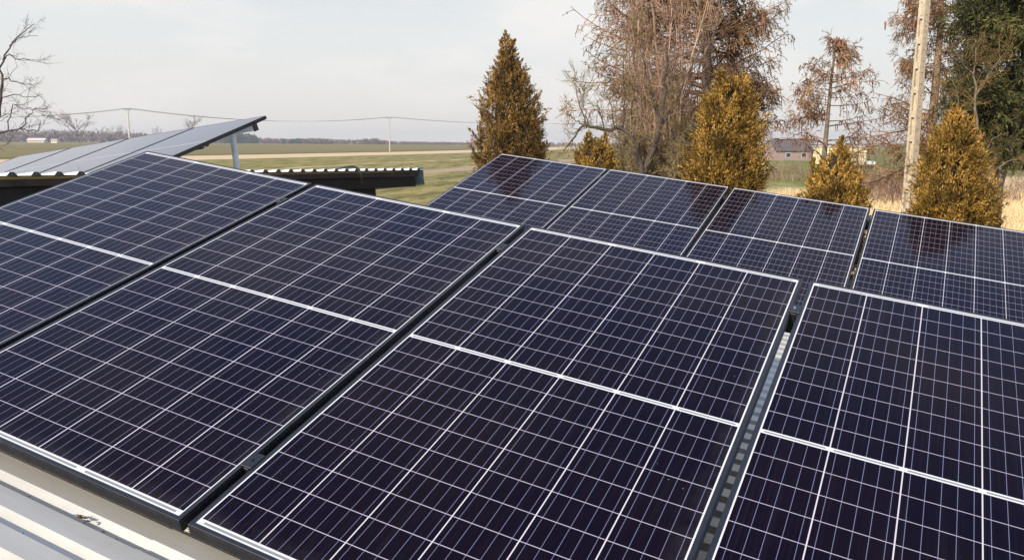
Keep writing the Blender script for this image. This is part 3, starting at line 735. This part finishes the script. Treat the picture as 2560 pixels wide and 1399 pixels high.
spruce('tall sparse spruce with a pale trunk right behind the concrete pole', [(2310, 470), (2328, 330), (2340, 200), (2352, 60), (2356, -120)], 15.5, .10, .035,
       [(-120, 60, 80), (0, 60, 130), (60, 140, 130), (120, 120, 140), (170, 110, 130), (215, 105, 120), (260, 165, 110), (330, 190, 90), (400, 170, 70), (450, 130, 50)],
       M_SPRT, 23, 24, 6, -.02, 16, 2, .30, [(2195, 58, 4), (2253, 75, 3), (2262, 165, 3), (2270, 5, 4)], M_CONB, M_SPRM)
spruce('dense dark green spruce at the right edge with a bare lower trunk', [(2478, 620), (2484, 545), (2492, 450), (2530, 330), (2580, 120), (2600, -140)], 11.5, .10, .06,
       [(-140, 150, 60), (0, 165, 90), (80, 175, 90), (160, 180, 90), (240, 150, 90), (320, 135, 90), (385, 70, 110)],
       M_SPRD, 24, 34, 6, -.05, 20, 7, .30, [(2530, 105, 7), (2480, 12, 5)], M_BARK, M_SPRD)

# brown dead side branches between the two right-hand spruces
def twig_tree(name, label, limbs, Y, mat, seed, n1=8, n2=7, L1=.5, L2=.2, bark=M_BARK, g1=.04, ang=.6, group=None, cat='tree', r1=.006, r2=.0028, n3=0, L3=.1, bias=None, upfrac=None):
    rg = np.random.default_rng(seed); brs = [limb(l[0], Y+(l[4] if len(l) > 4 else 0), l[1], l[2], l[3] if len(l) > 3 else 12, 0, rg, .010) for l in limbs]
    O = brs[0][0][0, 0]*[1, 1, 0]; t = thing(name, label, cat, O, group)
    tm = MB()
    for i_, (p, r) in enumerate(brs):
        pp, rr2 = p[0], r[0]
        if i_ == 0: pp = np.vstack([O+[0, 0, -.1], pp]); rr2 = np.r_[rr2[0]*1.15, rr2]
        tm.tube(pp-O, list(rr2), 7)
    tm.build('trunk', bark, t, smooth=True)
    out = []
    for b_ in brs:
        ln = np.linalg.norm(np.diff(b_[0][0], axis=0), axis=1).sum(); k = max(2, int(n1*ln))
        q = kids(b_, k, .12, 1, ang, rg, .3, bias); a = grow(q[0], q[1], L1*rg.uniform(.3, 1, len(q[0])), np.clip(q[2]*.5, .003, r1), 7, .13, g1, rg); out.append(a)
        q = kids(a, n2, .15, 1, .65, rg, .3, bias); c = grow(q[0], q[1], L2*rg.uniform(.25, 1, len(q[0])), r2, 4, .14, g1*.6, rg, .4); out.append(c)
        if n3:
            q = kids(c, n3, .1, 1, .7, rg, .3); out.append(grow(q[0], q[1], L3*rg.uniform(.3, 1, len(q[0])), r2*.75, 3, .15, 0, rg, .5))
    V, F = tubes(out); mesh_np('twigs', V-O, F, mat, t); return t
# bare tree at the left edge
twig_tree('bare_tree', 'leafless dark-twigged tree leaning in at the left edge', [
    ([(-40, 420), (-18, 340), (-4, 300), (4, 240), (5, 165), (22, 118), (42, 95), (62, 78), (86, 60)], .024, .003, 22),
    ([(-14, 335), (10, 329), (52, 325), (62, 308), (70, 290), (92, 268)], .014, .002, 14),
    ([(20, 328), (22, 300), (36, 262), (60, 272), (95, 276), (128, 280)], .007, .002, 14),
    ([(4, 245), (22, 236), (48, 238), (66, 246), (108, 238)], .006, .002, 12),
    ([(5, 200), (18, 196), (42, 206), (62, 212)], .008, .0025, 10),
    ([(6, 150), (24, 140), (40, 148), (74, 150)], .008, .0025, 10),
    ([(24, 116), (50, 96), (72, 92), (96, 92)], .007, .002, 10),
    ([(54, 325), (74, 322), (92, 330), (100, 300)], .008, .0025, 9),
    ([(-10, 320), (-2, 262), (8, 212), (30, 182), (44, 168)], .006, .002, 10)], 9.5, M_TWIGG, 31, 9, 5, .34, .16, M_BARKD, .01, .65, None, 'tree', .0035, .0018, 2, .07)
# bare fruit tree left of centre group and the tall bush of upright shoots
twig_tree('bare_tree', 'crooked leafless tree with an arching left limb over the small thuja', [
    ([(1606, 500), (1606, 440), (1603, 420), (1592, 385), (1583, 345), (1572, 332), (1556, 319), (1536, 322), (1512, 326), (1486, 318), (1462, 312), (1448, 322), (1430, 352), (1408, 378)], .055, .006, 30),
    ([(1608, 440), (1622, 402), (1634, 372), (1652, 300), (1662, 220), (1668, 120)], .05, .014, 16),
    ([(1462, 312), (1452, 270), (1440, 232), (1436, 208)], .011, .003, 9),
    ([(1470, 314), (1462, 285), (1458, 250), (1458, 232)], .009, .003, 9),
    ([(1462, 312), (1440, 305), (1425, 290), (1416, 284)], .009, .003, 9),
    ([(1512, 326), (1500, 290), (1495, 262), (1476, 270)], .010, .003, 9),
    ([(1556, 319), (1562, 250), (1560, 180), (1556, 120)], .014, .004, 12),
    ([(1536, 322), (1530, 270), (1512, 230)], .010, .003, 9),
    ([(1583, 345), (1578, 290), (1582, 240), (1590, 190)], .012, .004, 11),
    ([(1592, 385), (1560, 352), (1530, 356)], .010, .003, 9),
    ([(1634, 372), (1612, 342), (1590, 340)], .012, .004, 9),
    ([(1652, 300), (1625, 230), (1610, 160), (1600, 60)], .02, .005, 12),
    ([(1640, 340), (1690, 250), (1730, 170), (1760, 90)], .018, .005, 12)], 10.8, M_TWIGO, 32, 15, 7, .42, .19, M_BARKD, .05, .6, None, 'tree', .006, .003, 2, .08)
rg = np.random.default_rng(5); stems = []
for k in range(40):
    x0 = rg.uniform(1590, 1715); x1 = x0+(x0-1650)*rg.uniform(.6, 2.0)+rg.normal(0, 34); y1 = rg.uniform(-90, 130)
    m_ = (x0+x1)/2+rg.normal(0, 14)
    stems.append(([(x0*.6+1640*.4, 480), (x0, 400), (x0*.7+m_*.3+rg.normal(0, 9), 400*.72+y1*.28), (m_, (400+y1)/2), (x1*.6+m_*.4+rg.normal(0, 16), 400*.25+y1*.75), (x1, y1)], rg.uniform(.009, .018), .004, 16, rg.uniform(-.6, .9)))
stems.insert(0, ([(1655, 480), (1662, 380), (1655, 260), (1640, 130), (1622, -60)], .05, .01, 16, .2))
twig_tree('bare_bush', 'tall leafless bush of crowded upright shoots between the thujas', stems, 12.2, M_TWIG, 33, 4.6, 5, .42, .20, M_TWIG, .03, .85, None, 'bush', .0060, .0038, 2, .09)
stems = []
for k in range(30):
    x0 = rg.uniform(1555, 1740); stems.append(([(x0, 470), (x0+rg.normal(0, 14), 410), (x0+rg.normal(0, 26), rg.uniform(300, 380))], .010, .003, 8, rg.uniform(-.7, .7)))
twig_tree('undergrowth', 'tangled olive-brown undergrowth below the bare bush', stems, 11.4, M_TWIGO, 34, 26, 8, .26, .14, M_TWIGO, .0, .9, None, 'bush', .005, .003, 2, .07)
# dead twigs hanging around the dark spruce trunk
twig_tree('bare_branch_tree', 'leafless pale-twigged sapling before the dark green spruce', [
    ([(2462, 560), (2466, 480), (2450, 400), (2440, 300), (2436, 200), (2440, 100)], .03, .008, 16),
    ([(2448, 400), (2480, 350), (2520, 330)], .01, .003, 10), ([(2445, 330), (2400, 280), (2380, 200)], .01, .003, 10),
    ([(2437, 240), (2470, 190), (2500, 150), (2498, 110)], .01, .003, 12), ([(2437, 190), (2400, 150), (2376, 100)], .01, .003, 10),
    ([(2462, 440), (2510, 410), (2560, 390)], .012, .004, 10)], 10.6, M_SPRM, 35, 16, 8, .36, .16, M_BARK, -.04, .8, None, 'tree', .005, .0028, 2, .08)
# brown scrub in the middle distance on the right and at the left edge
def scrub(label, boxes, Y, mat, seed, n=500, h=.9):
    rg = np.random.default_rng(seed); P = []
    for (xa, xb, dy) in boxes:
        xs = rg.uniform(xa, xb, n); ys = Y+rg.uniform(-dy, dy, n); P.append(np.stack([(xs-CXP)/FPX*ys, ys, np.zeros(n)], -1))
    P = np.concatenate(P); D = rg.normal(0, .35, P.shape); D[:, 2] = 1
    a = grow(P, D, h*rg.uniform(.4, 1, len(P)), h*.007, 6, .12, .0, rg); q = kids(a, 6, .2, 1, .7, rg); b_ = grow(q[0], q[1], h*.3*rg.uniform(.3, 1, len(q[0])), h*.0040, 3, .15, 0, rg, .5)
    V, F = tubes([a, b_]); o = mesh_np('scrub', V, F, mat); return tag(o, label, 'scrub', None, 'stuff')
scrub('rusty brown scrub across the hay-coloured field on the right', [(2120, 2330, 4), (2180, 2640, 5)], 42, M_TWIG, 41, 320, 2.0)
scrub('brown weeds beyond the green field behind the slender spruce', [(1900, 2140, 3)], 66, M_TWIG, 42, 220, 1.8)
scrub('thin brown scrub at the left edge beyond the neighbouring roof', [(-160, 112, 1.5)], 17, M_SPRT, 43, 110, 1.9)

# dry grass blades in the yard behind the thujas
rg = np.random.default_rng(9); n = 42000
ys = 8.5+38*rg.uniform(0, 1, n)**1.5; xs = ys*rg.uniform(.30, .78, n)
P = np.stack([xs, ys, np.zeros(n)], -1); hgt = rg.uniform(.10, .34, n)*(1+.5*np.sin(xs*.9)*np.cos(ys*.7))
lean = rg.normal(0, .35, (n, 3)); lean[:, 2] = 1; wv = rg.normal(size=(n, 3)); wv[:, 2] = 0; wv /= np.linalg.norm(wv, axis=1, keepdims=True); wv *= (.003+.0005*ys)[:, None]
T = P+lean*hgt[:, None]; Vg = np.stack([P-wv, P+wv, T+wv*.3, T-wv*.3], 1).reshape(-1, 3)
M_HAY = foliage('dry_grass_blades', [(.40, .28, .14), (.88, .68, .40), (.74, .56, .31)], .5, .9, .2)
o = mesh_np('dry_grass', Vg, np.arange(n*4).reshape(-1, 4), M_HAY); tag(o, 'dry hay-coloured grass standing in the yard on the right', 'grass', None, 'stuff')

# ------------------------------------------------------------------ concrete pole on the right
M_CONC = plain('weathered_concrete', (.56, .465, .33), .85, var=.26, scale=16, bump=.25)
Yp = 13.5; pb = at(2262, 525, Yp); pt_ = at(2306, 0, Yp)
bx, by = (pb[:2]+pt_[:2])/2
pole = thing('concrete_pole', 'pale concrete utility pole with a row of slots, between two thujas', 'utility pole', (bx, by, 0))
hgt = 8.0; wb, wt = .255, .15                       # face with the slots narrows upward
rotp = math.radians(-14); fx = np.array([math.cos(rotp), math.sin(rotp), 0]); fy = np.array([-math.sin(rotp), math.cos(rotp), 0])
rx = np.array([math.cos(rotp), math.sin(rotp), 0])
def ppt(a, d, z):            # a: -1..1 across the slotted face, d: 0 front..1 back
    s = z/hgt; W = (wb*(1-s)+wt*s)/2*.62; Dp = (wb*(1-s)+wt*s)*.62
    return np.array([a*W, d*Dp, z])
MPp = Matrix.Translation((bx, by, 0)) @ Matrix.Rotation(math.radians(-64), 4, 'Z'); pole.matrix_world = MPp
pm = MB(); sp_ = .388; rec = .35; ns = 15; z = .2
def quadp(P): pm.add(P, [(0, 1, 2, 3)])
rw = .46
zc = 0.
lv_ = [(0., .25)]
z = .25
while z < 4.55: lv_ += [(z, z+.285, 's'), (z+.285, z+sp_)]; z += sp_
lv_.append((z, hgt))
for L_ in lv_:
    z0, z1 = L_[0], L_[1]
    for sgn in (0, 1):       # slotted face and its twin at the back
        d0 = 0 if sgn == 0 else 1; di = rec if sgn == 0 else 1-rec
        if len(L_) == 3:
            for a, b in ((-1, -rw), (rw, 1)): quadp([ppt(a, d0, z0), ppt(b, d0, z0), ppt(b, d0, z1), ppt(a, d0, z1)])
            quadp([ppt(-rw, di, z0), ppt(rw, di, z0), ppt(rw, di, z1), ppt(-rw, di, z1)])
            quadp([ppt(-rw, d0, z0), ppt(-rw, di, z0), ppt(-rw, di, z1), ppt(-rw, d0, z1)])
            quadp([ppt(rw, d0, z0), ppt(rw, di, z0), ppt(rw, di, z1), ppt(rw, d0, z1)])
            quadp([ppt(-rw, d0, z0), ppt(rw, d0, z0), ppt(rw, di, z0), ppt(-rw, di, z0)])
            quadp([ppt(-rw, d0, z1), ppt(rw, d0, z1), ppt(rw, di, z1), ppt(-rw, di, z1)])
        else: quadp([ppt(-1, d0, z0), ppt(1, d0, z0), ppt(1, d0, z1), ppt(-1, d0, z1)])
    for a in (-1, 1): quadp([ppt(a, 0, z0), ppt(a, 1, z0), ppt(a, 1, z1), ppt(a, 0, z1)])
quadp([ppt(-1, 0, hgt), ppt(1, 0, hgt), ppt(1, 1, hgt), ppt(-1, 1, hgt)])
pm.build('shaft', M_CONC, pole)
for q in range(26):
    hl = MB()
    zq = 1.8+q*.18; c = ppt(1, .5, zq)+[.001, 0, 0]; hl.tube([c-[.01, 0, 0], c+[.002, 0, 0]], .009, 8)
    if q % 2:
        hl.build('bolt_hole', M_BLACKRUB, pole); hl = MB(); c = ppt(0, 0, 4.75+q*.10); hl.tube([c+[0, .01, 0], c-[0, .002, 0]], .008, 8)
    hl.build('bolt_hole', M_BLACKRUB, pole)

# ------------------------------------------------------------------ far line poles and wires
M_POLE = plain('far_concrete', (.60, .55, .49), .9, var=.15, scale=1)
M_WIRE = plain('line_wire', (.16, .16, .17), .6, var=.1)
def far_pole(px, ptop, Y, label):
    top = at(px, ptop, Y); g = terrain(top[0], top[1]); H = top[2]-g
    t = thing('line_pole', label, 'utility pole', (top[0], top[1], g), 'power line poles across the fields')
    m = MB(); m.tube([(0, 0, -.3), (0, 0, H-.15)], [.27, .19], 8); m.build('shaft', M_POLE, t)
    m = MB(); m.box((0, 0, H-.35), (2.0, .12, .12)); m.box((-.45, 0, H-.6), (.06, .06, .55), np.array([[.8, 0, .6], [0, 1, 0], [-.6, 0, .8]])); m.box((.45, 0, H-.6), (.06, .06, .55), np.array([[.8, 0, -.6], [0, 1, 0], [.6, 0, .8]])); m.build('crossarm', M_WIRE, t)
    ins = []
    for q in (-.9, 0, .9):
        m = MB(); m.tube([(q, 0, H-.3), (q, 0, H-.2), (q, 0, H-.05)], [.05, .10, .06], 8); m.build('insulator', M_BARKD, t); ins.append(top+[q, 0, -.05])
    return ins
I = [far_pole(-420, 268, 190, 'power line pole beyond the left edge'),
     far_pole(318.5, 271, 215, 'thin pale power line pole above the neighbouring panels'),
     far_pole(973, 293, 285, 'slim white power line pole standing alone in the fields'),
     far_pole(1640, 296, 330, 'power line pole hidden among the bare trees'), far_pole(2420, 300, 360, 'power line pole behind the right-hand trees')]
for w, nm in enumerate(('nearest left', 'middle', 'right')):
    m = MB(); pts = []
    for a, b in zip(I[:-1], I[1:]):
        for s in np.linspace(0, 1, 14, endpoint=False): pts.append(a[w]*(1-s)+b[w]*s-np.array([0, 0, 4*2.3*s*(1-s)]))
    pts.append(I[-1][w]); m.tube(pts, .032, 5)
    tag(m.build('power_line_wire', M_WIRE), ['thin wire of the distant line carried on the left insulators', 'thin wire of the distant line carried on the middle insulators', 'thin wire of the distant line carried on the right insulators'][w], 'wire', 'wires of the distant power line')

# ------------------------------------------------------------------ distant woods and trees
def wood(name, label, px0, px1, Y, top, mat, seed, n, base=None, depth=60, size=1.3):
    """top: list of (px, pixel row of the crown line)"""
    rg = np.random.default_rng(seed); xs = rg.uniform(px0, px1, n); yy = Y+rg.uniform(0, depth, n)
    X = (xs-CXP)/FPX*yy*1.0; g = terrain(X, yy); tops = np.array([at(a, np.interp(a, *zip(*top)), Y)[2] for a in xs]); H = np.maximum(tops-g, 2)*rg.uniform(.72, 1.04, n)
    k = 34; C = np.stack([X, yy, g+H*.55], -1)[:, None]+rg.normal(0, 1, (n, k, 3))*np.stack([H*.16, H*.16, H*.24], -1)[:, None]
    C[..., 2] = np.clip(C[..., 2], g[:, None], (g+H)[:, None]); C = C.reshape(-1, 3)
    A = rg.normal(0, .4, C.shape); A[:, 2] += 1; A /= np.linalg.norm(A, axis=1, keepdims=True); A *= rg.uniform(.4, 1, (len(C), 1))*size
    B = np.cross(A, rg.normal(size=A.shape)); B /= np.linalg.norm(B, axis=1, keepdims=True); B *= size*.35
    V, F = quads(C, A, B)
    P = np.stack([X, yy, g-.3], -1); tb = grow(P, np.tile([0, 0, 1.], (n, 1)), H*.8, .16, 3, .03, 0, rg); V2, F2 = tubes([tb])
    V, F = merge([(V, F), (V2, F2)]); o = mesh_np(name, V, F, mat); return tag(o, label, 'wood', None, 'stuff')
wood('bare_wood', 'grey-brown leafless wood along the horizon at the far left', -260, 470, 640, [(-260, 330), (0, 328), (90, 326), (200, 326), (300, 330), (400, 336), (470, 342)], M_FARB, 51, 760)
wood('pine_wood', 'dark bluish pine wood just right of the pale post', 560, 650, 700, [(560, 338), (585, 336), (610, 334), (640, 334), (650, 344)], M_FARP, 52, 110)
wood('bare_wood', 'grey leafless wood between the two pine stands', 440, 740, 760, [(440, 344), (560, 343), (650, 344), (700, 347), (740, 350)], M_FARB, 53, 260)
wood('pine_wood', 'small dark pine stand on the horizon left of centre', 712, 768, 760, [(712, 349), (735, 347), (768, 346)], M_FARP, 54, 60)
wood('reddish_wood', 'reddish leafless copse on the horizon left of the lone pole', 765, 835, 740, [(765, 347), (800, 346), (835, 349)], M_FARBR, 55, 80)
wood('bare_wood', 'low grey wood behind the lone pole', 830, 1220, 820, [(830, 349), (900, 350), (960, 352), (1010, 355), (1220, 358)], M_FARB, 56, 420)
wood('reddish_wood', 'reddish rounded clump of bare trees touching the lone pole', 905, 966, 700, [(905, 351), (920, 346), (940, 346), (955, 348), (966, 352)], M_FARBR, 57, 60, size=.8)
wood('bare_wood', 'hazy wood seen through the trees on the right', 1220, 2700, 700, [(1220, 358), (1900, 362), (2100, 360), (2700, 358)], M_FARB, 58, 600)

def far_tree(px, ptop, Y, wpx, label, seed, mat=M_FARB, spread=.5, n=6):
    rg = np.random.default_rng(seed); top = at(px, ptop, Y); g = terrain(top[0], top[1]); H = top[2]-g; W = wpx/FPX*Y/2
    t = thing('far_bare_tree', label, 'tree', (top[0], top[1], g), 'bare trees standing before the far wood')
    tr = grow(np.zeros((1, 3)), np.array([[0, 0, 1.]]), H*.35, H*.022, 4, .03, 0, rg, .7)
    m = MB(); m.tube(tr[0][0]-[0, 0, .0], list(tr[1][0]), 7); m.build('trunk', M_BARKD, t)
    q = kids(tr, n, .55, 1, spread, rg, .15); a = grow(q[0], q[1], H*.62*rg.uniform(.75, 1.05, len(q[0])), H*.012, 8, .10, .04, rg)
    q = kids(a, 7, .25, 1, .55, rg); b = grow(q[0], q[1], H*.26*rg.uniform(.4, 1, len(q[0])), H*.006, 5, .12, .03, rg)
    q = kids(b, 6, .2, 1, .6, rg); c = grow(q[0], q[1], H*.12*rg.uniform(.4, 1, len(q[0])), H*.0032, 3, .14, .02, rg)
    V, F = tubes([a, b, c]); V[:, 0] *= W/(np.percentile(abs(V[:, 0]), 97)+1e-6); V[:, 2] *= H/np.percentile(V[:, 2], 99.5); mesh_np('crown', V, F, mat, t)
far_tree(190, 276, 500, 98, 'big spreading bare tree left of the first line pole', 61, spread=.75, n=8)
far_tree(255, 318, 540, 45, 'round bare tree just right of the big spreading one', 62)
far_tree(282, 312, 560, 40, 'bare tree halfway to the first line pole', 63)
far_tree(303, 322, 560, 34, 'low bare tree close left of the first line pole', 64)
far_tree(345, 326, 580, 34, 'low bare tree right of the first line pole', 65)
far_tree(390, 314, 560, 30, 'rounded bare tree above the middle of the pale panels', 66)
far_tree(477, 288, 520, 46, 'bare tree peeping over the raised end of the pale panels', 67)
far_tree(930, 346, 690, 26, 'small bare tree on the horizon left of the lone pole', 68, M_FARBR)

# ------------------------------------------------------------------ far buildings
def house(name, label, px, pbase, Y, w, d, hw, hr, rot, wallc, roofc, windows=(), cat='house'):
    P = at(px, pbase, Y); g = terrain(P[0], P[1])
    M = Matrix.Translation((P[0], P[1], g)) @ Matrix.Rotation(math.radians(rot), 4, 'Z'); t = thing(name, label, cat, mat=M)
    mw = plain('wall_'+name, wallc, .9, var=.12, scale=1.5); mr = plain('roof_'+name, roofc, .8, var=.2, scale=2)
    m = MB(); m.box((0, 0, hw/2-.2), (w, d, hw+.4))
    if hr > 0: m.prism([(-d/2, hw), (d/2, hw), (0, hw+hr-.08)], (-w/2, 0, 0), (0, 1, 0), (0, 0, 1), (w, 0, 0))
    m.build('wall', mw, t)
    m = MB(); o_ = .35
    if hr > 0:
        for s in (-1, 1): m.prism([(s*(d/2+o_), hw-hr*o_*2/d), (s*(d/2+o_), hw-hr*o_*2/d+.14), (0, hw+hr+.14), (0, hw+hr)], (-w/2-o_, 0, 0), (0, 1, 0), (0, 0, 1), (w+2*o_, 0, 0))
    else: m.box((0, 0, hw+.12), (w+.3, d+.3, .2))
    m.build('roof', mr, t)
    for (wx, wz, ww, wh) in windows:
        f = MB(); f.box((wx, -d/2-.02, wz), (ww+.16, .06, wh+.16)); fo = f.build('window', M_PALE, t)
        q = MB(); q.box((wx, -d/2-.055, wz), (ww, .03, wh)); q.build('pane', M_GLASS, fo)
    return t
M_GLASS = plain('dark_window_glass', (.03, .035, .04), .1, var=.2, spec=.8)
house('barn', 'low pale-roofed barn far off at the left', 94, 357, 480, 9, 6, 1.3, 1.2, 12, (.62, .58, .50), (.72, .62, .55), (), 'barn')
house('cottage', 'tiny cream cottage with two windows beside the far barn', 139, 357, 470, 3.4, 3, 1.7, .5, -4, (.70, .66, .52), (.45, .38, .33), [(-.7, .9, .55, .55), (.7, .9, .55, .55)])
house('brick_house', 'low brick house with dark roof beyond the broad golden thuja', 1972, 392, 150, 7.4, 6, 1.9, 1.7, 6, (.33, .24, .21), (.12, .10, .095), [(-1.5, 1.0, .8, .7), (1.4, 1.0, .8, .7)])
house('yellow_house', 'pale yellow building partly hidden by the short bushy thuja', 2098, 388, 120, 5.7, 5, 2.5, 0, 2, (.80, .72, .42), (.55, .52, .48), [(-1.6, 1.4, .7, .8)])
house('farmhouse', 'dark red roofed farmhouse glimpsed behind the concrete pole', 2322, 392, 110, 4.4, 5, 2.1, 1.7, -30, (.62, .52, .48), (.16, .075, .065), [(.9, 1.2, .8, .9)])
P = at(2163, 389, 105); g = terrain(P[0], P[1]); t = thing('canopy', 'grey metal canopy frame beside the yellow building', 'canopy', (P[0], P[1], g))
m = MB()
for qx in (-.55, -.1, .75):
    for qy in (-.8, .8): m.tube([(qx, qy, 0), (qx, qy, 2.45)], .045, 6)
m.box((0.1, -.8, 1.1), (1.3, .06, .06)); m.box((.1, -.8, .7), (1.3, .05, .05)); m.build('frame', M_WIRE, t)
m = MB(); m.box((.15, 0, 2.5), (2.2, 2.2, .07)); m.build('roof', M_WIRE, t)
t = thing('trailer', 'small white trailer parked under the grey canopy', 'trailer', (P[0]-.1, P[1]-1.5, g)); m = MB(); m.box((0, 0, .55), (.95, 1.6, .34)); m.box((0, -.2, .77), (.8, 1.2, .1)); m.build('body', M_BACK, t, bevel=.03)
for s in (-.5, .5):
    m = MB(); m.tube([(s-.05, 0, .22), (s+.05, 0, .22)], .22, 14); m.build('wheel', M_BLACKRUB, t)
m = MB(); m.box((0, .95, .5), (.06, .7, .06)); m.build('drawbar', M_WIRE, t)

# ------------------------------------------------------------------ haze
hz = MB(); hz.box((0, 300, 14), (3400, 3200, 32))
hm_ = bpy.data.materials.new('haze'); hm_.use_nodes = True; tt = hm_.node_tree; tt.nodes.clear()
pv = N(tt, 'ShaderNodeVolumePrincipled'); pv.inputs['Color'].default_value = (.93, .95, 1, 1); pv.inputs['Density'].default_value = .00042; pv.inputs['Anisotropy'].default_value = .2
ou = N(tt, 'ShaderNodeOutputMaterial'); tt.links.new(pv.outputs[0], ou.inputs['Volume'])
HAZE = True
if HAZE:
    ho = hz.build('haze', hm_); tag(ho, 'thin pale haze over the fields', 'haze', None, 'stuff')
